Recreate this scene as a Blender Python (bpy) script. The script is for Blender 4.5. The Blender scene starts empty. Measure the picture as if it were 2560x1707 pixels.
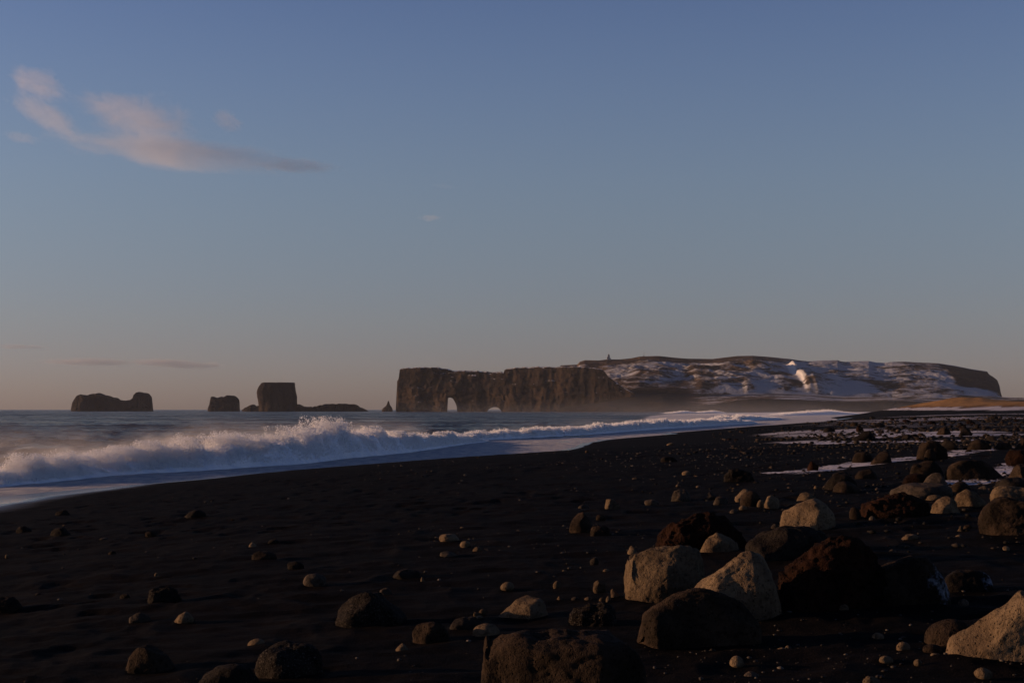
import bpy, bmesh, math, random
import numpy as np
from mathutils import Vector

C = bpy.context.scene
COL = C.collection
R = math.radians

# ------------------------------------------------------------------ camera, light, exposure
F = 3556.0                       # focal length in pixels of the 2560 px wide photograph
HOR = 1024.0                     # horizon row in the photograph
PITCH = math.atan((HOR - 853.5) / F)
CAMZ = 4.0
cam = bpy.data.cameras.new('camera')
cam_o = bpy.data.objects.new('camera', cam); COL.objects.link(cam_o); C.camera = cam_o
cam.lens = 50.0; cam.sensor_width = 36.0; cam.clip_start = 0.1; cam.clip_end = 200000
cam_o.location = (0, 0, CAMZ); cam_o.rotation_euler = (math.pi / 2 + PITCH, 0, 0)

SUN_AZ, SUN_EL = -84.0, 7.5     # clockwise from +Y, degrees
world = bpy.data.worlds.new('World'); C.world = world; world.use_nodes = True
nt = world.node_tree; bg = nt.nodes['Background']
sky = nt.nodes.new('ShaderNodeTexSky'); sky.sky_type = 'NISHITA'; sky.sun_disc = False
sky.sun_elevation = R(SUN_EL); sky.sun_rotation = R(SUN_AZ)
sky.air_density = 1.0; sky.dust_density = 0.4; sky.ozone_density = 2.0
tc = nt.nodes.new('ShaderNodeTexCoord'); sx = nt.nodes.new('ShaderNodeSeparateXYZ')
nt.links.new(tc.outputs['Generated'], sx.inputs[0])
ramp = nt.nodes.new('ShaderNodeValToRGB'); nt.links.new(sx.outputs['Z'], ramp.inputs[0])
cr = ramp.color_ramp; cr.interpolation = 'B_SPLINE'
SKYT = [(0.0, (0.132, 0.134, 0.285)), (0.06, (0.150, 0.136, 0.205)), (0.16, (0.240, 0.205, 0.225)), (0.30, (0.220, 0.203, 0.285)), (1.0, (0.055, 0.060, 0.105))]
while len(cr.elements) < len(SKYT): cr.elements.new(0.5)
for e, (p, c) in zip(cr.elements, SKYT): e.position = p; e.color = (*c, 1)
mul = nt.nodes.new('ShaderNodeVectorMath'); mul.operation = 'MULTIPLY'
nt.links.new(sky.outputs[0], mul.inputs[0]); nt.links.new(ramp.outputs[0], mul.inputs[1])
sc2 = nt.nodes.new('ShaderNodeVectorMath'); sc2.operation = 'SCALE'; sc2.inputs['Scale'].default_value = 4.0
nt.links.new(mul.outputs[0], sc2.inputs[0])
nt.links.new(sc2.outputs[0], bg.inputs[0]); bg.inputs[1].default_value = 0.101
sun = bpy.data.lights.new('sun', 'SUN'); sun_o = bpy.data.objects.new('sun', sun); COL.objects.link(sun_o)
sun.energy = 5.0; sun.angle = R(0.5); sun.color = (1.0, 0.60, 0.34)
sdir = Vector((math.sin(R(SUN_AZ)) * math.cos(R(SUN_EL)), math.cos(R(SUN_AZ)) * math.cos(R(SUN_EL)), math.sin(R(SUN_EL))))
sun_o.rotation_euler = sdir.to_track_quat('Z', 'Y').to_euler()
C.view_settings.view_transform = 'Standard'; C.view_settings.look = 'None'
C.view_settings.exposure = 0.25; C.view_settings.gamma = 1.0; C.view_settings.use_curve_mapping = False
try:
    C.cycles.max_bounces = 6; C.cycles.diffuse_bounces = 3; C.cycles.volume_bounces = 1
    C.cycles.volume_step_rate = 1.0; C.cycles.volume_max_steps = 128; C.cycles.caustics_reflective = False
except Exception: pass

# ------------------------------------------------------------------ helpers
def tag(o, label=None, cat=None, group=None, kind=None):
    if label: o['label'] = label
    if cat: o['category'] = cat
    if group: o['group'] = group
    if kind: o['kind'] = kind
    return o

def _h(ix, iy, iz):
    with np.errstate(over='ignore'):
        n = (ix.astype(np.uint32) * np.uint32(374761393) + iy.astype(np.uint32) * np.uint32(668265263) + iz.astype(np.uint32) * np.uint32(2147483647 // 3 + 12345))
        n = (n ^ (n >> np.uint32(13))) * np.uint32(1274126177)
        n = n ^ (n >> np.uint32(16)); n = n * np.uint32(2246822519); n = n ^ (n >> np.uint32(15))
    return n.astype(np.float64) / 4294967295.0

def vnoise(x, y, z=0.0):
    x, y, z = np.broadcast_arrays(np.asarray(x, float), np.asarray(y, float), np.asarray(z, float))
    fx, fy, fz = np.floor(x), np.floor(y), np.floor(z)
    ux, uy, uz = x - fx, y - fy, z - fz
    ix, iy, iz = fx.astype(np.int64), fy.astype(np.int64), fz.astype(np.int64)
    ux = ux * ux * ux * (ux * (ux * 6 - 15) + 10); uy = uy * uy * uy * (uy * (uy * 6 - 15) + 10); uz = uz * uz * uz * (uz * (uz * 6 - 15) + 10)
    r = 0
    for a in (0, 1):
        wa = ux if a else 1 - ux
        for b in (0, 1):
            wb = uy if b else 1 - uy
            for c in (0, 1):
                wc = uz if c else 1 - uz
                r = r + wa * wb * wc * _h(ix + a, iy + b, iz + c)
    return r * 2 - 1

def fbm(x, y, z=0.0, octv=4, gain=0.5, lac=2.03):
    x = np.asarray(x, float); y = np.asarray(y, float); z = np.asarray(z, float)
    r = 0; a = 1.0; s = 0
    for i in range(octv):
        r = r + a * vnoise(x + 17.3 * i, y - 9.1 * i, z + 5.7 * i); s += a
        x = x * lac; y = y * lac; z = z * lac; a *= gain
    return r / s

def billow(x, y, z=0.0, octv=4, gain=0.5):
    x = np.asarray(x, float); y = np.asarray(y, float); z = np.asarray(z, float)
    r = 0; a = 1.0; s = 0
    for i in range(octv):
        r = r + a * (1 - np.abs(vnoise(x + 7.7 * i, y + 3.1 * i, z - 4.3 * i)) * 2); s += a
        x = x * 2.1; y = y * 2.1; z = z * 2.1; a *= gain
    return r / s

def sstep(a, b, x):
    t = np.clip((np.asarray(x, float) - a) / (b - a), 0, 1); return t * t * (3 - 2 * t)

def mesh_np(name, V, Q, mats=None, parent=None, smooth=True, attrs=None):
    me = bpy.data.meshes.new(name)
    V = np.asarray(V, np.float32); Q = np.asarray(Q, np.int32)
    n, k = Q.shape
    me.vertices.add(len(V)); me.vertices.foreach_set('co', V.ravel())
    me.loops.add(n * k); me.loops.foreach_set('vertex_index', Q.ravel())
    me.polygons.add(n)
    me.polygons.foreach_set('loop_start', np.arange(0, n * k, k, dtype=np.int32))
    me.polygons.foreach_set('loop_total', np.full(n, k, dtype=np.int32))
    me.update(calc_edges=True)
    me.polygons.foreach_set('use_smooth', np.full(n, smooth))
    if attrs:
        for an, av in attrs.items():
            a = me.attributes.new(an, 'FLOAT', 'POINT'); a.data.foreach_set('value', np.asarray(av, np.float32).ravel())
    me.validate()
    o = bpy.data.objects.new(name, me); COL.objects.link(o)
    for m in (mats or []): me.materials.append(m)
    if parent: o.parent = parent
    return o

def grid_faces(nr, nc, wrap=False):
    i = np.arange(nr - 1)[:, None]; j = np.arange(nc if wrap else nc - 1)[None, :]
    a = i * nc + j; b = i * nc + (j + 1) % nc; c = (i + 1) * nc + (j + 1) % nc; d = (i + 1) * nc + j
    return np.stack([a, b, c, d], -1).reshape(-1, 4)

def new_mat(name):
    m = bpy.data.materials.new(name); m.use_nodes = True
    return m, m.node_tree, m.node_tree.nodes['Principled BSDF']

def N(t, kind, **kw):
    n = t.nodes.new(kind)
    for k, v in kw.items():
        if k in n.inputs: n.inputs[k].default_value = v
        else: setattr(n, k, v)
    return n

def noise_node(t, coord, scale, detail=4, rough=0.55, dist=0.0):
    n = N(t, 'ShaderNodeTexNoise', Scale=scale, Detail=detail, Roughness=rough, Distortion=dist)
    t.links.new(coord, n.inputs['Vector']); return n.outputs['Fac']

def mapping(t, coord, scale=(1, 1, 1), rot=(0, 0, 0)):
    m = t.nodes.new('ShaderNodeMapping'); m.inputs['Scale'].default_value = scale; m.inputs['Rotation'].default_value = rot
    t.links.new(coord, m.inputs['Vector']); return m.outputs[0]

def math_n(t, op, a, b=None, clamp=False):
    n = t.nodes.new('ShaderNodeMath'); n.operation = op; n.use_clamp = clamp
    for i, v in enumerate((a, b)):
        if v is None: continue
        if isinstance(v, (int, float)): n.inputs[i].default_value = v
        else: t.links.new(v, n.inputs[i])
    return n.outputs[0]

def remap(t, v, a, b, c=0.0, d=1.0):
    n = t.nodes.new('ShaderNodeMapRange'); n.interpolation_type = 'SMOOTHSTEP'
    t.links.new(v, n.inputs[0]); n.inputs[1].default_value = a; n.inputs[2].default_value = b
    n.inputs[3].default_value = c; n.inputs[4].default_value = d; return n.outputs[0]

def mixc(t, f, a, b):
    n = t.nodes.new('ShaderNodeMix'); n.data_type = 'RGBA'
    if isinstance(f, (int, float)): n.inputs[0].default_value = f
    else: t.links.new(f, n.inputs[0])
    for s, v in ((6, a), (7, b)):
        if isinstance(v, tuple): n.inputs[s].default_value = (*v, 1)
        else: t.links.new(v, n.inputs[s])
    return n.outputs[2]

def bump(t, bs, h, strength, dist):
    b = t.nodes.new('ShaderNodeBump'); b.inputs['Strength'].default_value = strength; b.inputs['Distance'].default_value = dist
    t.links.new(h, b.inputs['Height']); t.links.new(b.outputs[0], bs.inputs['Normal']); return b

def attr(t, name):
    a = t.nodes.new('ShaderNodeAttribute'); a.attribute_name = name; return a.outputs['Fac']

def ray(px, py):
    cx, cy = (px - 1280.0) / F, (853.5 - py) / F
    d = np.array([cx, math.cos(PITCH) - cy * math.sin(PITCH), math.sin(PITCH) + cy * math.cos(PITCH)])
    return d / d[1]

def at_z(px, py, z=0.0):
    d = ray(px, py); k = (z - CAMZ) / d[2]; return np.array([0, 0, CAMZ]) + d * k

def at_y(px, py, Y):
    return np.array([0, 0, CAMZ]) + ray(px, py) * Y

# ------------------------------------------------------------------ shore line and beach height
SHP = [(0, 1239), (191, 1222.6), (383, 1206), (517, 1193), (612, 1184.5), (708, 1176), (925, 1162), (1197, 1148), (1350, 1137),
       (1440, 1116), (1450, 1108), (1510, 1112 - 13), (1470, 1100), (1390, 1106), (1400, 1103), (1524, 1097.5), (1644, 1093), (1690, 1088), (1650, 1084),
       (1785, 1074), (1979, 1061), (2075, 1051), (2245, 1036.5)]
SHORE = [(-130, -400), (-60, -80), (-40, -20), (-35, 0), (-31, 20), (-28, 40), (-26, 55)]
SHORE += [tuple(at_z(px, py, 0.02)[:2]) for px, py in SHP]
SHORE += [(428, 1600), (570, 2100), (680, 2500), (685, 6000)]
SH = np.array(SHORE, float)

def shore_d(x, y):
    """signed distance to the shore line, positive on land (right hand side)"""
    x = np.asarray(x, float).ravel(); y = np.asarray(y, float).ravel()
    best = np.full(x.shape, 1e18); sg = np.ones(x.shape)
    for (ax, ay), (bx, by) in zip(SH[:-1], SH[1:]):
        dx, dy = bx - ax, by - ay; L2 = dx * dx + dy * dy
        t = np.clip(((x - ax) * dx + (y - ay) * dy) / L2, 0, 1)
        qx, qy = x - (ax + t * dx), y - (ay + t * dy)
        d2 = qx * qx + qy * qy; m = d2 < best - 1e-9
        best = np.where(m, d2, best)
        cr = dx * (y - ay) - dy * (x - ax)
        sg = np.where(m, np.where(cr < 0, 1.0, -1.0), sg)
    # inside test by crossing count: land lies to the right of the line
    cnt = np.zeros(x.shape)
    for (ax, ay), (bx, by) in zip(SH[:-1], SH[1:]):
        c = ((ay <= y) & (by > y)) | ((by <= y) & (ay > y))
        xi = ax + (y - ay) / (by - ay + 1e-12) * (bx - ax)
        cnt += c & (xi < x)
    return np.sqrt(best) * np.where(cnt % 2 == 1, 1.0, -1.0)

def ground_z(x, y, fine=True):
    x = np.asarray(x, float); y = np.asarray(y, float); shp = x.shape
    d = shore_d(x, y).reshape(shp)
    z = np.where(d > 0, 3.1 * np.tanh(d / 36.0), np.maximum(d * 0.06, -3.0))
    land = sstep(6, 30, d)
    z = z + land * (0.16 * fbm(x / 14, y / 14, 3.0, 2) + 0.05 * fbm(x / 3.1, y / 3.1, 1.0, 2))
    # snow-footed grass dune on the right, far up the beach
    dn = sstep(118, 215, x - 0.05 * (y - 480)) * sstep(430, 540, y + 14 * fbm(x / 30, y / 30, 9, 2)) * (1 - 0.7 * sstep(640, 900, y))
    z = z + dn * (4.4 + 0.7 * fbm(x / 26, y / 26, 4, 3))
    b2 = np.exp(-(((x - 232) / 34) ** 2 + ((y - 720) / 30) ** 2)) * 3.2
    z = z + b2 * (1 + 0.5 * fbm(x / 9, y / 9, 2, 2))
    far = sstep(800, 1500, y) * sstep(30, 200, d)
    z = z + far * 2.2
    if fine:
        r = np.hypot(x, y); dry = sstep(5, 13, d)
        near = 1 - sstep(60, 140, r)
        n1 = billow(x / 0.85 + 0.3 * vnoise(x, y), y / 0.42, 0.0, 3)
        n2 = fbm(x / 0.28, y / 0.16, 2.0, 3)
        z = z + dry * near * (0.035 * n1 + 0.012 * n2)
        pk = vnoise(x / 0.33, y / 0.26, 7.0)
        z = z - dry * near * 0.05 * sstep(0.45, 0.8, pk) * sstep(-0.2, 0.4, vnoise(x / 5, y / 5, 1.0))
    return z

def hit_ground(px, py):
    """first point where the sight line through a pixel meets the beach"""
    d = ray(px, py); ys = np.exp(np.linspace(math.log(4.0), math.log(1500), 1600))
    zz = ground_z(d[0] * ys, ys, False); rz = CAMZ + d[2] * ys
    k = int(np.argmax(rz < zz))
    if k == 0: k = len(ys) - 1
    f0 = (rz[k - 1] - zz[k - 1]); f1 = (zz[k] - rz[k]); t = f0 / (f0 + f1 + 1e-9)
    Y = ys[k - 1] + (ys[k] - ys[k - 1]) * t
    return np.array([d[0] * Y, Y, float(ground_z(np.array([d[0] * Y]), np.array([Y]), False)[0])])

def fan_angles(nf, half=24.0, side=160):
    a = np.linspace(-half, half, nf)
    b = np.linspace(half, 360 - half, side + 2)[1:-1]
    return np.radians(np.concatenate([a, b]))

# snow streaks on the beach: polylines in photo pixels with widths in metres
SNOW = [([(1985, 1104), (2120, 1107), (2300, 1104), (2420, 1102), (2560, 1098)], 2.6, 0.9), ([(2040, 1078), (2160, 1084), (2320, 1088), (2560, 1086)], 9.0, 0.85),
        ([(2100, 1060), (2300, 1060), (2580, 1062)], 14.0, 0.6), ([(2230, 1047), (2400, 1046), (2580, 1045)], 25.0, 0.75), ([(2420, 1036), (2600, 1034)], 40.0, 0.8),
        ([(1985, 1181), (2070, 1171), (2150, 1161), (2250, 1149), (2340, 1140), (2450, 1124), (2570, 1117)], 1.15, .84),
        ([(2360, 1211), (2440, 1195), (2490, 1180), (2570, 1157)], 0.75, .86), ([(2400, 1216), (2500, 1200), (2570, 1190)], 0.5, 0.8),
        ([(2120, 1196), (2220, 1190)], 0.4, 0.5), ([(2170, 1325), (2300, 1312), (2440, 1303), (2480, 1300)], 0.38, 0.42), ([(2300, 1370), (2440, 1352), (2570, 1335)], 0.3, 0.3)]
SNOWW = [([hit_ground(*p)[:2] for p in pts], w, s) for pts, w, s in SNOW]

def snow_mask(x, y):
    m = np.zeros(x.shape)
    for pts, w, s in SNOWW:
        best = np.full(x.shape, 1e9)
        for (ax, ay), (bx, by) in zip(pts[:-1], pts[1:]):
            dx, dy = bx - ax, by - ay; L2 = dx * dx + dy * dy
            t = np.clip(((x - ax) * dx + (y - ay) * dy) / L2, 0, 1)
            best = np.minimum(best, np.hypot(x - (ax + t * dx), y - (ay + t * dy)))
        m = np.maximum(m, s * (1 - sstep(0.35 * w, 1.3 * w, best)))
    return m

# ------------------------------------------------------------------ materials of the setting
def sand_material():
    m, t, b = new_mat('black_sand')
    tcn = t.nodes.new('ShaderNodeTexCoord'); co = tcn.outputs['Object']
    n1 = noise_node(t, co, 1.3, 5); n2 = noise_node(t, mapping(t, co, (1, 2.2, 1)), 9, 4); n3 = noise_node(t, co, 70, 3)
    col = mixc(t, remap(t, n1, .3, .7), (0.0032, 0.0027, 0.0026), (0.0066, 0.0053, 0.0047))
    col = mixc(t, remap(t, n3, .60, .78, 0, .5), col, (0.045, 0.040, 0.036))
    # snow
    st = noise_node(t, mapping(t, co, (0.30, 1.25, 1), (0, 0, R(-8))), .42, 9, .68)
    gr = noise_node(t, co, 16, 3, .6)
    am = attr(t, 'snow')
    lvl = math_n(t, 'ADD', math_n(t, 'MULTIPLY', math_n(t, 'SUBTRACT', st, .5), 2.0), math_n(t, 'ADD', math_n(t, 'MULTIPLY', math_n(t, 'SUBTRACT', gr, .5), .9), .6))
    sm = math_n(t, 'SUBTRACT', math_n(t, 'ADD', am, lvl), 1.30)
    sf = remap(t, sm, 0.0, 0.14, 0, .9)
    gz = attr(t, 'grass')
    gn = noise_node(t, mapping(t, co, (.35, .8, 1)), .9, 5)
    gcol = mixc(t, remap(t, gn, .3, .7), (0.36, 0.20, 0.075), (0.17, 0.095, 0.04))
    sn_on_g = remap(t, gn, .60, .70, 0, .6)
    col = mixc(t, gz, col, gcol)
    col = mixc(t, sf, col, (0.47, 0.445, 0.475))
    wet = attr(t, 'wet')
    col = mixc(t, wet, col, (0.012, 0.012, 0.014))
    t.links.new(col, b.inputs['Base Color'])
    rg = t.nodes.new('ShaderNodeMix'); t.links.new(wet, rg.inputs[0]); rg.inputs[2].default_value = .82; rg.inputs[3].default_value = .14
    t.links.new(rg.outputs[0], b.inputs['Roughness'])
    sp = t.nodes.new('ShaderNodeMix'); t.links.new(wet, sp.inputs[0]); sp.inputs[2].default_value = .012; sp.inputs[3].default_value = .6
    t.links.new(sp.outputs[0], b.inputs['Specular IOR Level'])
    hb = math_n(t, 'ADD', math_n(t, 'MULTIPLY', n2, .6), math_n(t, 'MULTIPLY', n3, .25))
    dry = math_n(t, 'SUBTRACT', 1.0, wet)
    bump(t, b, math_n(t, 'MULTIPLY', hb, dry), .8, .03)
    return m

def water_material():
    m, t, b = new_mat('sea_water')
    tcn = t.nodes.new('ShaderNodeTexCoord'); co = tcn.outputs['Object']
    fo = attr(t, 'foam')
    fn = noise_node(t, mapping(t, co, (.9, .35, 1), (0, 0, R(20))), 1.2, 7, .62)
    fn2 = noise_node(t, co, 9, 4, .6)
    lv = math_n(t, 'ADD', math_n(t, 'MULTIPLY', fn, .7), math_n(t, 'MULTIPLY', fn2, .3))
    f = remap(t, math_n(t, 'SUBTRACT', math_n(t, 'MULTIPLY', fo, 1.5), math_n(t, 'ADD', lv, 0.1)), 0.0, 0.25)
    fc = mixc(t, remap(t, fn, .35, .62), (0.50, 0.53, 0.62), (0.82, 0.80, 0.80))
    col = mixc(t, f, (0.013, 0.011, 0.017), fc)
    t.links.new(col, b.inputs['Base Color'])
    rg = t.nodes.new('ShaderNodeMix'); t.links.new(f, rg.inputs[0]); rg.inputs[2].default_value = .20; rg.inputs[3].default_value = .9
    wp = noise_node(t, mapping(t, co, (.25, 1.0, 1), (0, 0, R(-10))), .035, 5, .6); rr2 = remap(t, wp, .38, .62, .12, .42); t.links.new(rr2, rg.inputs[2])
    t.links.new(rg.outputs[0], b.inputs['Roughness']); b.inputs['IOR'].default_value = 1.33; b.inputs['Specular IOR Level'].default_value = .16
    w1 = noise_node(t, mapping(t, co, (.5, 1.1, 1), (0, 0, R(-12))), .30, 9, .68)
    w2 = noise_node(t, mapping(t, co, (1, .6, 1), (0, 0, R(-15))), 2.2, 5, .6)
    hb = math_n(t, 'ADD', math_n(t, 'MULTIPLY', w1, 4.0), math_n(t, 'MULTIPLY', w2, .55))
    hb = math_n(t, 'ADD', hb, math_n(t, 'MULTIPLY', math_n(t, 'MULTIPLY', fn2, f), .9))
    bump(t, b, hb, 1.0, .9)
    return m

M_SAND = sand_material(); M_SEA = water_material()

# ------------------------------------------------------------------ beach
def build_beach():
    an = fan_angles(470, 25.0, 90)
    rr = np.concatenate([[0.4, 1.5, 3.0], np.exp(np.linspace(math.log(5.0), math.log(150), 520)), np.exp(np.linspace(math.log(151), math.log(6000), 130))])
    A, Rr = np.meshgrid(an, rr); X = Rr * np.sin(A); Y = Rr * np.cos(A)
    x, y = X.ravel(), Y.ravel(); z = ground_z(x, y); d = shore_d(x, y)
    dcl = np.minimum(d, 60)
    wl = np.interp(y, [30, 40, 50, 56, 64, 75, 92, 150, 400], [14.5, 13.6, 11.8, 10.6, 8.8, 5.5, 1.2, 1.2, 3.5]) * (y < 600)
    wet = (1 - sstep(0.75 * wl, wl, d + 0.5 * vnoise(x / 3.0, y / 6.0, 3))) * (d > -3) * (y < 600)
    sn = snow_mask(x, y)
    dn = sstep(118, 215, x - 0.05 * (y - 480)) * sstep(430, 540, y)
    grass = sstep(4.9, 5.6, z + 0.7 * fbm(x / 7, y / 7, 5, 3)) * sstep(420, 450, y)
    foot = sstep(3.4, 3.9, z + 0.2 * fbm(x / 20, y / 9, 5, 2)) * sstep(380, 440, y) * (1 - sstep(4.9, 5.7, z + 0.7 * fbm(x / 7, y / 7, 5, 3)))
    sn = np.maximum(sn, foot * 1.0) * (1 - grass * .75)
    base = 0.42 * sstep(30, 60, d) * sstep(40, 90, y)
    sn = np.maximum(sn, base)
    o = mesh_np('sand_beach', np.stack([x, y, z], 1), grid_faces(len(rr), len(an), True), [M_SAND], attrs={'snow': sn, 'wet': wet, 'grass': grass})
    return tag(o, kind='structure')
build_beach()

# ------------------------------------------------------------------ sea
FOOT1 = [(-60, 1224), (0, 1218), (130, 1206), (268, 1191), (390, 1183), (497, 1177), (640, 1168), (765, 1160), (850, 1148), (950, 1139), (1041, 1129), (1110, 1119), (1175, 1109), (1230, 1103)]
FOOT2 = [(1060, 1112), (1175, 1101), (1260, 1098), (1347, 1094), (1430, 1089), (1500, 1084.5), (1580, 1078), (1654, 1072.5), (1750, 1066.5), (1850, 1060.5), (1900, 1058)]
F1 = np.array([at_z(px, py, 0.0)[:2] for px, py in FOOT1]); F2 = np.array([at_z(px, py, 0.0)[:2] for px, py in FOOT2])
def build_sea():
    an = fan_angles(500, 24.0, 70)
    rr = np.concatenate([np.exp(np.linspace(math.log(22.0), math.log(420), 480)), np.exp(np.linspace(math.log(423), math.log(60000), 150))])
    A, Rr = np.meshgrid(an, rr); X = Rr * np.sin(A); Y = Rr * np.cos(A)
    x, y = X.ravel(), Y.ravel(); d = shore_d(x, y)
    off = np.clip(-d, 0, None)
    wy = np.interp(y, [50, 70, 85, 100, 115, 135, 165, 200, 250, 300, 400, 600, 900, 1300, 2500], [7, 6.5, 8, 8, 11, 13, 13, 11, 12, 14, 34, 75, 130, 190, 150])
    foam = (1 - sstep(0.92 * wy, 1.12 * wy, off)) + 0.40 * (1 - sstep(wy, wy * 2.6, off))
    foam = foam * (.52 + .48 * sstep(0.1, 1.8, off))
    foam = np.where(d > 0, .6, np.clip(foam, 0, 1)) * np.where(y > 1500, 1 - sstep(1500, 2400, y) * .5, 1)
    # white water washing round the foot of the cliffs
    amp = sstep(wy * 0.9, wy * 2.2, off) * (1 - sstep(900, 2500, Rr.ravel()) * .3)
    ca, sa = math.cos(R(-18)), math.sin(R(-18)); xr = x * ca - y * sa; yr = x * sa + y * ca
    z = 0.30 * fbm(xr / 11, yr / 30, 1.0, 2) + 0.36 * billow(xr / 11 + vnoise(x / 9, y / 9), yr / 4.2, 5.0, 3) + 0.12 * fbm(xr / 1.3, yr / 2.6, 2.0, 3)
    z = z + (0.26 * billow(xr / 4.2, yr / 1.9, 9.0, 3) + .07 * fbm(xr / .6, yr / 1.4, 3, 2)) * (Rr.ravel() < 500)
    z = z * amp * (1 - sstep(500, 2000, Rr.ravel()) * .4)
    z = z + (1 - amp) * np.clip(foam, 0, 1) * (0.035 + 0.035 * fbm(x / 1.2, y / 2.4, 2, 3)) - 0.02
    o = mesh_np('sea', np.stack([x, y, z], 1), grid_faces(len(rr), len(an), True), [M_SEA], attrs={'foam': foam})
    return tag(o, kind='structure')
build_sea()

# ------------------------------------------------------------------ breakers
def foam_material():
    m, t, b = new_mat('breaker_foam')
    co = t.nodes.new('ShaderNodeTexCoord').outputs['Object']
    n = noise_node(t, co, 5, 6, .65); n2 = noise_node(t, co, .8, 5, .6)
    fo = attr(t, 'foam')
    f = remap(t, math_n(t, 'SUBTRACT', math_n(t, 'MULTIPLY', fo, 1.4), n2), 0.0, 0.2)
    c = mixc(t, remap(t, n2, .35, .7), (0.66, 0.68, 0.74), (0.84, 0.82, 0.82))
    t.links.new(mixc(t, f, (0.05, 0.06, 0.075), c), b.inputs['Base Color']); b.inputs['Roughness'].default_value = .9
    b.inputs['Subsurface Weight'].default_value = 0.0
    bump(t, b, n, .8, .12)
    return m
M_FOAM = foam_material()
def drop_material():
    m, t, b = new_mat('spray_drops')
    b.inputs['Base Color'].default_value = (0.86, 0.85, 0.85, 1); b.inputs['Roughness'].default_value = .8
    tr = t.nodes.new('ShaderNodeBsdfTranslucent'); tr.inputs[0].default_value = (.9, .9, .9, 1); mx = t.nodes.new('ShaderNodeMixShader'); mx.inputs[0].default_value = .5
    t.links.new(b.outputs[0], mx.inputs[1]); t.links.new(tr.outputs[0], mx.inputs[2]); t.links.new(mx.outputs[0], t.nodes['Material Output'].inputs['Surface'])
    return m
M_DROP = drop_material()

def resample(P, step):
    seg = np.hypot(*np.diff(P, axis=0).T); s = np.concatenate([[0], np.cumsum(seg)])
    L = s[-1]; n = int(L / step) + 1; u = np.linspace(0, L, n)
    q = np.stack([np.interp(u, s, P[:, 0]), np.interp(u, s, P[:, 1])], 1)
    k = max(3, int(2.5 / step)) | 1; ker = np.ones(k) / k
    qq = np.pad(q, ((k // 2, k // 2), (0, 0)), mode='edge')
    q = np.stack([np.convolve(qq[:, i], ker, 'valid') for i in (0, 1)], 1)
    return q, u

def pix_of(x, y, z=0.0):
    return 1280 + F * x / (y * math.cos(PITCH)) * 1.0

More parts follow.
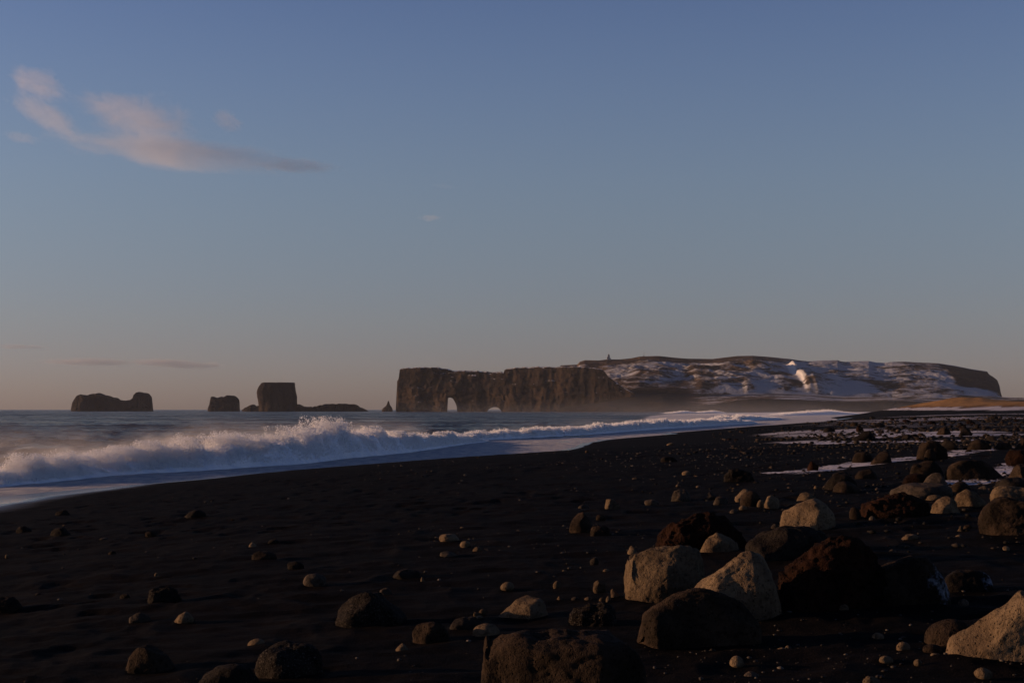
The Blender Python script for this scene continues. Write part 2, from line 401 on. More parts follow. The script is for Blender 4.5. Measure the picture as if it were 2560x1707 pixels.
def breaker(name, P, step, H, W, label, seed, nd, nt_=56, bodyf=(.74, .74, .74, .74)):
    q, u = resample(P, step); tg = np.gradient(q, axis=0); tg /= np.linalg.norm(tg, axis=1)[:, None]
    nrm = np.stack([-tg[:, 1], tg[:, 0]], 1)            # seaward
    pxs = 1280 + F * q[:, 0] / q[:, 1]
    hh = H(pxs) * (1 + 0.30 * fbm(u / 2.6, seed, 0, 3) + 0.34 * np.clip(fbm(u / 0.9, seed + 3, 0, 3), 0, 1))
    ends = sstep(0, 4, u) * sstep(0, 6, u[-1] - u); hh = hh * (0.1 + 0.9 * ends)
    hfull = hh.copy(); hh = hh * np.interp(pxs, [0, 420, 700, 1000], bodyf)
    t = np.linspace(0, 1, nt_)
    prof = np.interp(t, [0, .10, .22, .36, .50, .62, .76, 1], [0, .30, .62, .90, 1.0, .86, .48, -.05])
    wd = np.interp(t, [0, .10, .22, .36, .50, .62, .76, 1], [0, .06, .13, .24, .36, .48, .68, 1.0])
    S, T = np.meshgrid(np.arange(len(u)), np.arange(nt_), indexing='ij')
    w = W(pxs)[:, None] * wd[None, :]
    z = hh[:, None] * prof[None, :]
    X = q[:, 0][:, None] + nrm[:, 0][:, None] * w; Y = q[:, 1][:, None] + nrm[:, 1][:, None] * w
    us = u[:, None] + 0 * T
    sc = np.clip(hh / 2.2, .25, 1)[:, None]
    e = np.sin(np.pi * np.clip(t, 0, 1))[None, :] ** .6
    upper = sstep(.16, .34, t)[None, :]
    b1 = billow(us / .95, w / .8, z / .8 + seed, 5, .58); b2 = fbm(us / .33, w / .3, z / .3 + seed, 3)
    b3 = fbm(us / 3.1, w / 3, seed, 2)
    amp = (0.16 + 0.66 * upper) * e * sc
    z = z + amp * (0.62 * b1 + 0.22 * b2) * .85 + .25 * b3 * e * sc
    push = amp * (0.5 * b1 + .25 * b2)
    X = X - nrm[:, 0][:, None] * push; Y = Y - nrm[:, 1][:, None] * push
    V = np.stack([X, Y, z - 0.03], -1).reshape(-1, 3)
    back = sstep(.62, .95, t)[None, :] + 0 * us
    foam = 1 - 0.75 * back
    o = mesh_np(name, V, grid_faces(len(u), nt_), [M_FOAM], attrs={'foam': foam})
    tag(o, label, 'wave')
    # thrown spray: drops and clots piled in plumes above a lower solid body
    rng = np.random.default_rng(seed); n = int(nd * 5.5)
    si = rng.random(n) * u[-1]; ii = np.clip((si / u[-1] * (len(u) - 1)).astype(int), 0, len(u) - 1)
    hp = hfull[ii] * (1 + .16 * vnoise(si / .6, seed, 4))
    fr = rng.random(n) ** 1.15; zz = hp * (0.16 + 0.90 * fr)
    wid = W(pxs)[ii]; ww = wid * (.04 + .17 * fr + (.42 - .10 * fr) * rng.random(n))
    cl = billow(si / 1.1, ww / .9, zz / .8 + seed, 3, .5) * .6 + .5 * fbm(si / 2.6, seed, zz / 1.5, 2)
    keep = cl > rng.uniform(-.10, .25, n) + .30 * sstep(.55, 1, fr) - .12
    keep &= rng.random(n) < np.clip(wid * hp / 5.5, .2, 1)
    # loose drops flung higher
    k2 = rng.random(n) < -1; zz = np.where(k2, hp * (1 + .10 * rng.exponential(1, n)), zz); keep |= k2 & (vnoise(si / 1.1, seed, 1) > 0)
    si, ii, ww, zz, fr = si[keep], ii[keep], ww[keep], zz[keep], fr[keep]; n = len(si); print('DROPS', n)
    px = q[ii, 0] + nrm[ii, 0] * ww + rng.normal(0, .05, n); py = q[ii, 1] + nrm[ii, 1] * ww + rng.normal(0, .05, n); pz = zz
    dist = np.hypot(px, py)
    r = (0.020 + 0.046 * rng.random(n) ** 2) * np.clip(dist / 100, .8, 6) * (1.1 - .5 * fr)
    base = np.array([(1, .3, -.6), (-.8, .7, -.5), (-.2, -1, -.6), (0, 0, 1.1)], float)
    fc = np.array([(0, 1, 3), (1, 2, 3), (2, 0, 3), (1, 0, 2)])
    VV = np.stack([px, py, pz], 1)[:, None, :] + base[None] * r[:, None, None] * rng.uniform(.6, 1.5, (n, 1, 3))
    FF = fc[None] + (np.arange(n) * 4)[:, None, None]
    so = mesh_np('sea_spray', VV.reshape(-1, 3), FF.reshape(-1, 3), [M_DROP], smooth=False)
    tag(so, 'white spray drops thrown up above ' + label.split(' with ')[0], 'sea spray', kind='stuff')
    return o

H1 = lambda p: np.interp(p, [-60, 0, 60, 130, 200, 232, 262, 300, 380, 450, 520, 545, 575, 620, 700, 780, 860, 900, 960, 1047, 1120, 1175, 1230],
                         [1.0, .85, .95, 1.15, 1.2, 1.45, 1.75, 1.25, 1.65, 1.5, 1.7, 2.5, 2.35, 1.85, 1.95, 2.0, 2.55, 2.45, 2.0, 1.45, 1.25, .9, .4])
W1 = lambda p: np.interp(p, [0, 200, 600, 900, 1200], [5.0, 6.0, 6.5, 6.5, 5])
breaker('breaking_wave', F1, .085, H1, W1, 'big breaking wave with sunlit foam plumes rolling in at the left', 11, 100000, 64, bodyf=(.42, .50, .70, .78))
H2 = lambda p: np.interp(p, [1060, 1175, 1300, 1400, 1450, 1560, 1650, 1680, 1700, 1780, 1850, 1900], [.4, .95, 1.0, 1.2, 1.15, 1.3, 1.5, 1.7, 1.3, 1.35, 1.1, .6])
W2 = lambda p: np.interp(p, [1060, 1400, 1900], [4, 5, 8])
breaker('breaking_wave', F2, .16, H2, W2, 'lower foaming wave with small plumes running on from the big breaker to the middle beach', 23, 45000, 44)
F3 = np.array([at_z(px, py)[:2] for px, py in [(1790, 1054), (1840, 1052.5), (1880, 1051), (1960, 1047)]])
breaker('breaking_wave', F3, .5, lambda p: np.interp(p, [1790, 1830, 1850, 1870, 1960], [.6, 1.6, .9, 2.0, .5]), lambda p: 9 + 0 * p, 'small breaking crest with two white humps beyond the middle beach', 31, 7000, 30)
F4 = np.array([at_z(px, py)[:2] for px, py in [(1960, 1038.5), (2030, 1037), (2110, 1035.5), (2160, 1034.5)]])
breaker('breaking_wave', F4, 1.0, lambda p: np.interp(p, [1960, 2030, 2090, 2120, 2160], [.8, 2.4, 3.2, 2.2, .5]), lambda p: 22 + 0 * p, 'distant breaker with pink crest near the far end of the beach', 37, 9000, 30)
F5 = np.array([at_z(px, py)[:2] for px, py in [(1680, 1032.6), (1730, 1032.4), (1780, 1032.2), (1822, 1032)]])
breaker('breaking_wave', F5, 1.5, lambda p: np.interp(p, [1680, 1725, 1750, 1800, 1822], [.4, 2.6, .9, 2.9, .5]), lambda p: 24 + 0 * p, 'thin far white crest with two low humps below the dark bank', 41, 4000, 24)

# ------------------------------------------------------------------ rocks of the headland
def cliff_material(name='cliff_rock', a=(0.055, 0.040, 0.032), b_=(0.14, 0.095, 0.062), cap=True):
    m, t, b = new_mat(name)
    co = t.nodes.new('ShaderNodeTexCoord').outputs['Object']
    n1 = noise_node(t, mapping(t, co, (1, 1, .35)), .05, 8, .65); n2 = noise_node(t, mapping(t, co, (1, 1, 1.8)), .16, 6, .6)
    n3 = noise_node(t, mapping(t, co, (1, 1, .5)), .35, 5, .6)
    c = mixc(t, remap(t, n1, .36, .66), a, b_)
    c = mixc(t, remap(t, n2, .55, .72, 0, .6), c, (a[0] * .6, a[1] * .6, a[2] * .65))
    n4 = noise_node(t, co, .009, 3, .5); c = mixc(t, remap(t, n4, .42, .60, .55, 0), c, (a[0] * .7, a[1] * .7, a[2] * .8))
    if cap:
        ge = t.nodes.new('ShaderNodeNewGeometry'); s = t.nodes.new('ShaderNodeSeparateXYZ'); t.links.new(ge.outputs['Normal'], s.inputs[0])
        up = remap(t, math_n(t, 'ADD', s.outputs['Z'], math_n(t, 'MULTIPLY', n3, .35)), .84, 1.02)
        c = mixc(t, up, c, mixc(t, remap(t, n2, .42, .55), (0.60, 0.60, 0.64), (0.08, 0.065, 0.045)))
    t.links.new(c, b.inputs['Base Color']); b.inputs['Roughness'].default_value = .95; b.inputs['Specular IOR Level'].default_value = .03
    bump(t, b, math_n(t, 'ADD', n1, math_n(t, 'MULTIPLY', n3, .5)), 1.0, 7.0)
    return m
M_CLIFF = cliff_material('cliff_rock', (0.010, 0.009, 0.009), (0.062, 0.042, 0.028))
M_STACK = cliff_material('stack_rock', (0.018, 0.014, 0.013), (0.040, 0.030, 0.024), False)

def z2(pts, ox, oy, s):
    return [(ox + x / s, oy + y / s) for x, y in pts]

def column_rock(name, top, Yf, thick, mat, label, cat, bottom=None, step=2.0, relief=7.0, seed=0, nz=46, jag=1.6, slope_back=0.0):
    """a rock mass from its skyline: columns along X, closed ring in depth"""
    tp = np.array([at_y(px, py, Yf)[[0, 2]] for px, py in top])
    x0, x1 = tp[0, 0], tp[-1, 0]; n = max(12, int((x1 - x0) / step)); xs = np.linspace(x0, x1, n)
    zt = np.interp(xs, tp[:, 0], tp[:, 1]); zt = zt + jag * fbm(xs / 9, seed, 0, 4)
    zb = np.full(n, -6.0)
    if bottom:
        bt = np.array([at_y(px, py, Yf)[[0, 2]] for px, py in bottom])
        m = (xs > bt[0, 0]) & (xs < bt[-1, 0])
        zb = np.where(m, np.interp(xs, bt[:, 0], bt[:, 1]), zb)
    return xs, zt, zb

def build_columns(name, xs, zt, zb, Yf, thick, mat, relief, seed, nz, taper=True, arch=None, lean=0.25, buttress=26.0, yaw=0.0):
    n = len(xs); v = np.linspace(0, 1, nz)
    Y0 = Yf; tt_ = (xs - xs[0]) / (xs[-1] - xs[0]); yo = -math.tan(R(yaw)) * (xs[-1] - xs[0]) * (.22 * tt_ + .78 * tt_ ** 2 - .4) * 1.15; k_ = (Y0 + yo) / Y0; xs = xs * k_; zt = CAMZ + (zt - CAMZ) * k_
    un = (xs - xs[0]) / (xs[-1] - xs[0]) * 2 - 1
    th = thick * (np.clip(1 - np.abs(un) ** 5, 0.02, 1) ** .5 if taper else np.ones(n))
    rows = []
    # front (bottom->top), roof (front->back), back (top->bottom)
    Zf = zb[:, None] + (zt - zb)[:, None] * v[None, :]
    Xf = xs[:, None] + 0 * Zf
    but = billow(Xf / buttress + 0.14 * vnoise(Xf / 30, Zf / 25, seed), Zf / (buttress * 3.5), seed, 4, .55); led = fbm(Xf / 40, Zf / 6.0, seed + 5, 3); fine = fbm(Xf / 7, Zf / 9, seed + 9, 3)
    Yfr = Yf + (thick - th)[:, None] * .5 - relief * but - relief * .55 * led - relief * .40 * fine + lean * (Zf - 0) * (0.4 + 0.6 * v[None, :] ** 2)
    nr = 14; w = np.linspace(0, 1, nr + 1)[1:]
    yft = Yfr[:, -1]; ybk = Yf + (thick + th) * .5 + relief * billow(xs / 30, seed + 40, 0, 3)
    ybk = np.maximum(ybk, yft + 3)
    Yr = yft[:, None] + (ybk - yft)[:, None] * w[None, :]
    Zr = zt[:, None] + (1.5 * np.sin(np.pi * w)[None, :]) + 1.3 * fbm(xs[:, None] / 12, Yr / 12, seed, 3) * np.sin(np.pi * w)[None, :]
    Xr = xs[:, None] + 0 * Zr
    vb = v[::-1][1:]; Zb = zb[:, None] + (zt - zb)[:, None] * vb[None, :]
    Xb = xs[:, None] + 0 * Zb; Yb = ybk[:, None] + relief * .6 * (billow(Xb / 25, Zb / 60, seed + 50, 3) - billow(xs[:, None] / 25, zt[:, None] / 60, seed + 50, 3)) + 6 * (1 - vb[None, :])
    nu = 5; wu = np.linspace(0, 1, nu + 2)[1:-1]
    Yu = Yb[:, -1:][:, :] * (1 - wu)[None, :] + Yfr[:, :1] * wu[None, :]; Xu = xs[:, None] + 0 * Yu; Zu = zb[:, None] + 0 * Yu
    X = np.concatenate([Xf, Xr, Xb, Xu], 1); Y = np.concatenate([Yfr, Yr, Yb, Yu], 1) + yo[:, None]; Z = np.concatenate([Zf, Zr, Zb, Zu], 1)
    k = X.shape[1]
    V = np.stack([X, Y, Z], -1).reshape(-1, 3); Q = grid_faces(n, k, True)
    capa = np.stack([V[:k].mean(0), V[-k:].mean(0)])
    V = np.concatenate([V, capa]); i = np.arange(k); j = (i + 1) % k; c0 = len(V) - 2
    T0 = np.stack([np.full(k, c0), j, i, i], 1); T1 = np.stack([np.full(k, c0 + 1), (n - 1) * k + i, (n - 1) * k + j, (n - 1) * k + j], 1)
    me = bpy.data.meshes.new(name)
    faces = Q.tolist() + [t[:3].tolist() for t in T0] + [t[:3].tolist() for t in T1]
    me.from_pydata(V.tolist(), [], faces); me.polygons.foreach_set('use_smooth', np.full(len(me.polygons), True))
    o = bpy.data.objects.new(name, me); COL.objects.link(o); me.materials.append(mat)
    return o

ZC = (850, 850, 2.613)
cliff_top = z2([(358, 470), (360, 300), (362, 265), (374, 262), (379, 192), (400, 183), (520, 176), (640, 180), (700, 188), (730, 205), (800, 203), (900, 205), (1000, 210), (1055, 212), (1068, 218), (1076, 195), (1110, 186), (1200, 178),
                (1300, 176), (1400, 177), (1408, 180), (1440, 175), (1560, 174), (1640, 179), (1700, 190), (1725, 200), (1760, 237), (1800, 270), (1860, 312), (1925, 347), (1960, 400), (2000, 470)], *ZC)
YC = 2900.0
xs, zt, zb = column_rock('sea_cliff', cliff_top, YC, 90, M_CLIFF, '', '', step=1.7, seed=3)
def arch_floor(xs, zb, pts):
    a = np.array([at_y(px, py, YC)[[0, 2]] for px, py in pts]); m = (xs >= a[0, 0]) & (xs <= a[-1, 0])
    return np.where(m, np.interp(xs, a[:, 0], a[:, 1]), zb)
zb = arch_floor(xs, zb, z2([(694, 400), (695, 376), (712, 371), (735, 378), (748, 398), (760, 424), (764, 440), (764, 470)], *ZC))
zb = arch_floor(xs, zb, z2([(960, 462), (972, 448), (990, 440), (1010, 436), (1035, 442), (1048, 455), (1054, 464)], *ZC))
cl = build_columns('sea_cliff', xs, zt, zb, YC, 55, M_CLIFF, 6.5, 3, 60, True, buttress=44.0, yaw=20.0)
tag(cl, 'long brown sea cliff pierced by a tall arch and a small low arch', 'cliff')

# islets and stacks
def islet(pts, Y, thick, label, cat='sea stack', name='sea_stack', seed=1, relief=4, step=1.6):
    xs, zt, zb = column_rock(name, pts, Y, thick, M_STACK, label, cat, step=step, seed=seed, jag=3.4)
    o = build_columns(name, xs, zt, zb, Y, thick, M_STACK, relief, seed, 26, True, lean=.15)
    return tag(o, label, cat)
ZA = (0, 900, 2.613)
islet(z2([(440, 335), (448, 300), (452, 285), (470, 258), (498, 233), (560, 232), (590, 224), (625, 219), (665, 235), (690, 238), (715, 250), (735, 254), (750, 268), (800, 270), (850, 258), (863, 245), (866, 224), (890, 208), (935, 215), (958, 238), (962, 272), (974, 335)], *ZA),
      3600, 70, 'long low sea stack with a knob at its right end, furthest left on the horizon', seed=7)
islet(z2([(1345, 335), (1352, 310), (1365, 290), (1370, 246), (1400, 243), (1420, 250), (1440, 241), (1475, 232), (1515, 235), (1540, 255), (1550, 282), (1550, 335)], *ZA),
      3400, 50, 'small blocky sea stack between the long low one and the square tower', seed=9)
islet(z2([(1565, 332), (1590, 315), (1612, 296), (1632, 300), (1700, 300), (1800, 302), (1930, 298), (1950, 300), (1975, 308), (2000, 302), (2040, 312), (2080, 305), (2120, 289), (2170, 285), (2230, 294), (2310, 294), (2370, 322), (2400, 335)], *ZA),
      3180, 60, 'low flat rock skerry spreading around the foot of the square sea stack', 'skerry', 'rock_skerry', seed=12, relief=5)

def slice_rock(name, levels, Y, depth, mat, seed, label, cat, nring=120, sq=3.2, relief=3.0):
    """levels: (px_left, px_right, py) from the bottom up; closed rings with a lumpy squarish plan"""
    lv = []
    for pl, pr, py in levels:
        a = at_y(pl, py, Y); b = at_y(pr, py, Y); lv.append((a[2], a[0], b[0]))
    lv = np.array(lv); nz = 60; zs = np.linspace(lv[0, 0], lv[-1, 0], nz)
    xl = np.interp(zs, lv[:, 0], lv[:, 1]); xr = np.interp(zs, lv[:, 0], lv[:, 2])
    th = np.linspace(0, 2 * np.pi, nring, endpoint=False)
    c, s = np.cos(th), np.sin(th); ex = np.sign(c) * np.abs(c) ** (2 / sq); ey = np.sign(s) * np.abs(s) ** (2 / sq)
    rings = []
    xc, hw = (xl + xr) / 2, (xr - xl) / 2
    X = xc[:, None] + hw[:, None] * ex[None]; Yy = Y + depth * ey[None] * np.clip(hw / hw.max(), .3, 1)[:, None]; Z = zs[:, None] + 0 * X
    nn = relief * billow(X / 14, Yy / 14 + Z / 60, seed, 4) + relief * .4 * fbm(X / 8, Z / 3.5, seed, 3)
    X = X + nn * ex * .35; Yy = Yy + nn * ey
    caps = []
    for f in (.8, .55, .3, .05):
        caps.append((xc[-1] + (X[-1] - xc[-1]) * f, Y + (Yy[-1] - Y) * f, Z[-1] + .8 * fbm(X[-1] * f / 6, Yy[-1] * f / 6, seed, 3)))
    X = np.concatenate([X] + [c_[0][None] for c_ in caps]); Yy = np.concatenate([Yy] + [c_[1][None] for c_ in caps]); Z = np.concatenate([Z] + [c_[2][None] for c_ in caps])
    o = mesh_np(name, np.stack([X, Yy, Z], -1).reshape(-1, 3), grid_faces(len(X), nring, True), [mat])
    return tag(o, label, cat)
def LV(rows, z): return [(z[0] + a / z[2], z[0] + b / z[2], z[1] + y / z[2]) for a, b, y in rows]
slice_rock('sea_stack', LV([(1700, 1945, 340), (1698, 1940, 300), (1693, 1934, 270), (1686, 1936, 240), (1682, 1930, 215), (1686, 1926, 195), (1694, 1924, 175), (1704, 1922, 160), (1712, 1921, 150), (1722, 1920, 147)], ZA),
           3200, 34, M_STACK, 5, 'tall square-topped sea stack standing like a tower left of the cliff', 'sea stack')
slice_rock('sea_stack', LV([(272, 346, 475), (275, 343, 455), (280, 342, 444), (296, 334, 434), (304, 328, 424), (309, 323, 412), (312, 321, 402), (314, 319, 398)], ZC),
           3000, 12, M_STACK, 8, 'tiny needle-pointed sea stack just left of the long cliff', 'sea stack', nring=60, sq=2.2, relief=1.2)
slice_rock('rock_skerry', LV([(470, 600, 470), (474, 596, 461), (500, 580, 457)], ZC), 2850, 9, M_STACK, 18, 'dark skerry awash at the foot of the cliff left of the arch', 'skerry', nring=50, sq=2.0, relief=1.2)

# ------------------------------------------------------------------ headland heightfield (bank, terrace, hill)
def hill_material():
    m, t, b = new_mat('headland_ground')
    co = t.nodes.new('ShaderNodeTexCoord').outputs['Object']
    big = noise_node(t, mapping(t, co, (.8, 1, 1)), .011, 5, .55, .6); mid = noise_node(t, mapping(t, co, (.6, 1.0, 1.6)), .035, 8, .66, .8); fin = noise_node(t, co, .14, 6, .7)
    sa = attr(t, 'snow'); ra = attr(t, 'rock'); ga = attr(t, 'grass')
    ge = t.nodes.new('ShaderNodeNewGeometry'); s = t.nodes.new('ShaderNodeSeparateXYZ'); t.links.new(ge.outputs['Normal'], s.inputs[0])
    gcol = mixc(t, remap(t, mid, .35, .65), (0.018, 0.014, 0.012), (0.095, 0.060, 0.036))
    rcol = mixc(t, remap(t, mid, .4, .62), (0.008, 0.008, 0.008), (0.030, 0.023, 0.018))
    lv = math_n(t, 'ADD', math_n(t, 'ADD', math_n(t, 'MULTIPLY', big, .80), math_n(t, 'MULTIPLY', mid, .62)), math_n(t, 'MULTIPLY', fin, .28))
    lv = math_n(t, 'ADD', math_n(t, 'MULTIPLY', math_n(t, 'SUBTRACT', lv, .85), 2.0), .85)
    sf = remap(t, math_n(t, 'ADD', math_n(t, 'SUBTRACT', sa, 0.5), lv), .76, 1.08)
    c = mixc(t, math_n(t, 'MULTIPLY', sf, .93), gcol, mixc(t, remap(t, sa, .72, .92), (0.33, 0.335, 0.36), (0.55, 0.54, 0.54)))  # whiter tone where snow is deepest: the flank's sunlit brightness put into the colour
    c = mixc(t, remap(t, math_n(t, 'ADD', ga, math_n(t, 'MULTIPLY', fin, .4)), .6, 1.0), c, gcol)
    c = mixc(t, remap(t, math_n(t, 'ADD', ra, math_n(t, 'MULTIPLY', mid, .5)), .62, .95), c, rcol)
    t.links.new(c, b.inputs['Base Color']); b.inputs['Roughness'].default_value = .95; b.inputs['Specular IOR Level'].default_value = .03
    bump(t, b, math_n(t, 'ADD', mid, math_n(t, 'MULTIPLY', fin, .4)), 1.0, 5.0)
    return m
M_HILL = hill_material()
ZH = (1650, 850, 2.585)
crest = z2([(1440, 165), (1550, 160), (1565, 142), (1600, 131), (1690, 133), (1745, 126), (1830, 126), (1900, 119), (1960, 107), (2060, 104), (2087, 104)], *ZC) \
    + z2([(100, 114), (180, 120), (340, 122), (420, 112), (500, 103), (600, 101), (700, 108), (840, 122), (900, 131), (960, 137), (1050, 132), (1150, 130), (1170, 138), (1200, 141), (1290, 136), (1350, 135), (1400, 145), (1450, 147), (1500, 141), (1580, 139), (1700, 146),
          (1800, 150), (1900, 165), (2000, 185), (2115, 203), (2128, 222), (2150, 235), (2180, 258), (2193, 290), (2197, 308), (2202, 335), (2212, 370), (2222, 381), (2352, 384), (2500, 386)], *ZH)
foot = [(1380, 1020), (1500, 1004), (1560, 990), (1590, 984)] + z2([(0, 343), (500, 350), (800, 345), (1200, 362), (1500, 368), (1560, 358), (1750, 352), (1900, 358), (2050, 368), (2200, 384), (2500, 388)], *ZH)
bank = [(1380, 1031), (1440, 1024), (1480, 1017), (1524, 1012.5), (1613, 1008), (1657, 1003.7), (1679, 1008), (1745, 1012.5), (1790, 1009), (1812, 1006), (1843, 998.5), (1922, 997), (2000, 998), (2107, 1005), (2152, 1003), (2221, 1000.5), (2286, 1003), (2357, 1008), (2420, 1005), (2480, 1000), (2640, 998)]
def build_headland():
    YB, YT, YK = 2560.0, 2950.0, 3380.0
    def prof(pts, Y):
        P = np.array([at_y(px, py, Y)[[0, 2]] for px, py in pts]); o = np.argsort(P[:, 0]); return P[o]
    pc, pf, pb = prof(crest, YK), prof(foot, YT), prof(bank, YB)
    nx = 900; xk = np.linspace(pc[0, 0], pc[-1, 0], nx)            # at the crest line
    ys = np.concatenate([np.linspace(YB - 26, YB, 16), np.linspace(YB + 6, YT, 60)[0:], np.linspace(YT + 3, YK, 190), np.linspace(YK + 8, YK + 500, 24)])
    XK, Y = np.meshgrid(xk, ys)
    X = XK * (Y / YK) + 0.0
    hb = np.interp(XK * YB / YK, pb[:, 0], pb[:, 1], left=-6); hf = np.interp(XK * YT / YK, pf[:, 0], pf[:, 1], left=20); hk = np.interp(XK, pc[:, 0], pc[:, 1])
    hb = hb + 0.7 * fbm(X / 20, 3.0, 0, 3)
    t1 = sstep(YB - 22, YB - 2, Y + 2.5 * fbm(X / 40, 1.0, 0, 4))
    z = -5 + (hb + 5) * t1
    t2 = np.clip((Y - YB) / (YT - YB), 0, 1)
    hump = 7 * np.exp(-((X - .300 * Y) / 60) ** 2 - ((Y - 2760) / 60) ** 2) + 5 * np.exp(-((X - .335 * Y) / 80) ** 2 - ((Y - 2790) / 50) ** 2)
    z2_ = hb + (hf - hb) * t2 ** .8 + 2.2 * fbm(X / 45, Y / 45, 6, 4) * np.sin(np.pi * t2) + hump * np.sin(np.pi * t2)
    z = np.where(Y > YB, z2_, z)
    t3 = np.clip((Y - YT) / (YK - YT), 0, 1)
    dome = t3 ** .72
    rel = np.sin(np.pi * np.clip(t3, 0, 1)) ** .7
    xs_ = X / Y * F + 1280
    z3 = hf + (hk - hf) * dome
    lowhill = hk < hf + 12
    amp = np.where(lowhill, 0.5, 1.0) * np.clip((hk - hf) / 60, 0, 1)
    z3 = z3 + rel * amp * (9 * fbm(X / 130 + .4 * vnoise(X / 60, Y / 60, 1), Y / 90, 2, 3) + 5.5 * billow(X / 60 + Y / 120, Y / 70, 8, 4) * sstep(2100, 1750, xs_) + 2.0 * fbm(X / 16, Y / 16, 4, 3))
    # gully whose left facing flank carries the sunlit snowfield, and smaller spurs beside it
    def spur(pxa, ta, pxb, tb, w, h, asym=2.6):
        f = np.clip((t3 - ta) / (tb - ta), 0, 1); cx = pxa + (pxb - pxa) * f
        dd = (xs_ - cx) / w; g = np.where(dd < 0, np.exp(-(dd * 1.7) ** 2), np.exp(-(dd / asym) ** 2))
        return h * g * sstep(ta - .10, ta + .05, t3) * (1 - sstep(tb - .05, tb + .12, t3))
    z3 = z3 + spur(2026, .10, 1980, .64, 15, 13, 4) + spur(2046, .04, 2034, .2, 10, 3) + spur(2082, .03, 2076, .15, 12, 2) + spur(1760, .1, 1735, .55, 32, 9) + spur(1890, .45, 1872, .62, 18, 7) + spur(1870, .02, 1868, .14, 14, 5)
    z = np.where(Y > YT, z3, z)
    z = np.where(Y > YK, hk - (Y - YK) * .12 - ((Y - YK) / 500) ** 2 * 60 + 0 * X, z)
    slope_r = sstep(2345, 2400, xs_ + 14 * fbm(X / 40, z / 14, 3, 3) + 55 * (t3 - .5))
    rockface = slope_r * sstep(.10, .3, t3) * (Y > YT) * (xs_ < 2530) * (1 - sstep(.9, 1.0, t3))
    z = z - rockface * 0
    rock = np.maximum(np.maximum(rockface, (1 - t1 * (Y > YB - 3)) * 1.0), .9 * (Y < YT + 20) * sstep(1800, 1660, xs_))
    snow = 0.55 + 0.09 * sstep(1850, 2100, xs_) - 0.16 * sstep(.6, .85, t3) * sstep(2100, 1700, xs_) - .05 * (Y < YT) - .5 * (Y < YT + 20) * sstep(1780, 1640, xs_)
    snow = snow + 0.4 * np.exp(-((xs_ - (2014 - 42 * np.clip((t3 - .08) / .55, 0, 1))) / (4 + 12 * t3)) ** 2) * (t3 > .06) * (t3 < .66)  # snowfield on the gully flank; also selects the painted sunlit white
    grass = 0.75 * sstep(.70, .86, t3 + .08 * fbm(X / 50, Y / 50, 4, 3)) * sstep(2150, 1900, xs_) + .55 * (Y < YT) * sstep(1850, 2150, xs_) * (1 - .5 * t2) + .5 * sstep(1960, 1700, xs_) * np.exp(-((t3 - .62) / .06) ** 2)
    rim = np.exp(-((xs_ - np.interp(t3, [0, 1], [1592, 1500])) / 5) ** 2)
    V = np.stack([X, Y, z], -1).reshape(-1, 3)
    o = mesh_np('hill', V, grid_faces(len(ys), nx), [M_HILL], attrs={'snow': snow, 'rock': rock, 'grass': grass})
    tag(o, kind='structure')
    return pc, YK
pc, YK = build_headland()

# ------------------------------------------------------------------ lighthouse and mast on the hill
def simple_mat(name, c, rough=.8, metal=0.0):
    m, t, b = new_mat(name); co = t.nodes.new('ShaderNodeTexCoord').outputs['Object']
    n = noise_node(t, co, 3, 4); t.links.new(mixc(t, n, tuple(v * .8 for v in c), c), b.inputs['Base Color'])
    b.inputs['Roughness'].default_value = rough; b.inputs['Metallic'].default_value = metal; return m
M_WALL = simple_mat('lighthouse_wall', (0.30, 0.29, 0.29)); M_RED = simple_mat('lantern_red', (0.16, 0.05, 0.04)); M_GLASS = simple_mat('dark_glass', (0.03, 0.035, 0.04), .15); M_STEEL = simple_mat('mast_steel', (0.12, 0.12, 0.12), .5)
def box_bm(bm, cx, cy, cz, sx, sy, sz):
    r = bmesh.ops.create_cube(bm, size=1.0)
    for v in r['verts']: v.co = Vector((cx + v.co.x * sx, cy + v.co.y * sy, cz + v.co.z * sz))
def cyl_bm(bm, cx, cy, z0, z1, r0, r1, n=16):
    r = bmesh.ops.create_cone(bm, cap_ends=True, segments=n, radius1=r0, radius2=r1, depth=z1 - z0)
    for v in r['verts']: v.co += Vector((cx, cy, (z0 + z1) / 2))
def bm_obj(name, bm, m, parent=None):
    me = bpy.data.meshes.new(name); bm.normal_update(); bm.to_mesh(me); bm.free(); o = bpy.data.objects.new(name, me); COL.objects.link(o); me.materials.append(m)
    if parent: o.parent = parent
    return o
def crest_pos(px, dy=0):
    x = (px - 1280) / F * YK; z = float(np.interp(x, pc[:, 0], pc[:, 1])); return x, YK - dy, z
x, y, z = crest_pos(1521.5, 6)
lh = bpy.data.objects.new('lighthouse', None); COL.objects.link(lh); lh.location = (x, y, z - 1.5)
tag(lh, 'small square lighthouse on the hill top above the long cliff', 'lighthouse')
b = bmesh.new(); box_bm(b, 0, 0, 5.0, 5.2, 5.2, 10.0); bm_obj('tower', b, M_WALL, lh)
b = bmesh.new(); box_bm(b, -3.3, .5, 3.6, 2.0, 5, 7.2); bm_obj('annex', b, M_WALL, lh)
b = bmesh.new(); box_bm(b, 3.9, .5, 2.2, 2.6, 5, 4.4); bm_obj('annex', b, M_WALL, lh)
b = bmesh.new(); box_bm(b, 0, 0, 10.25, 6.0, 6.0, .5); bm_obj('gallery', b, M_WALL, lh)
b = bmesh.new(); cyl_bm(b, 0, 0, 10.5, 12.9, 1.6, 1.6); bm_obj('lantern_room', b, M_GLASS, lh)
b = bmesh.new(); cyl_bm(b, 0, 0, 12.9, 14.4, 1.9, .15); bm_obj('lantern_roof', b, M_RED, lh)
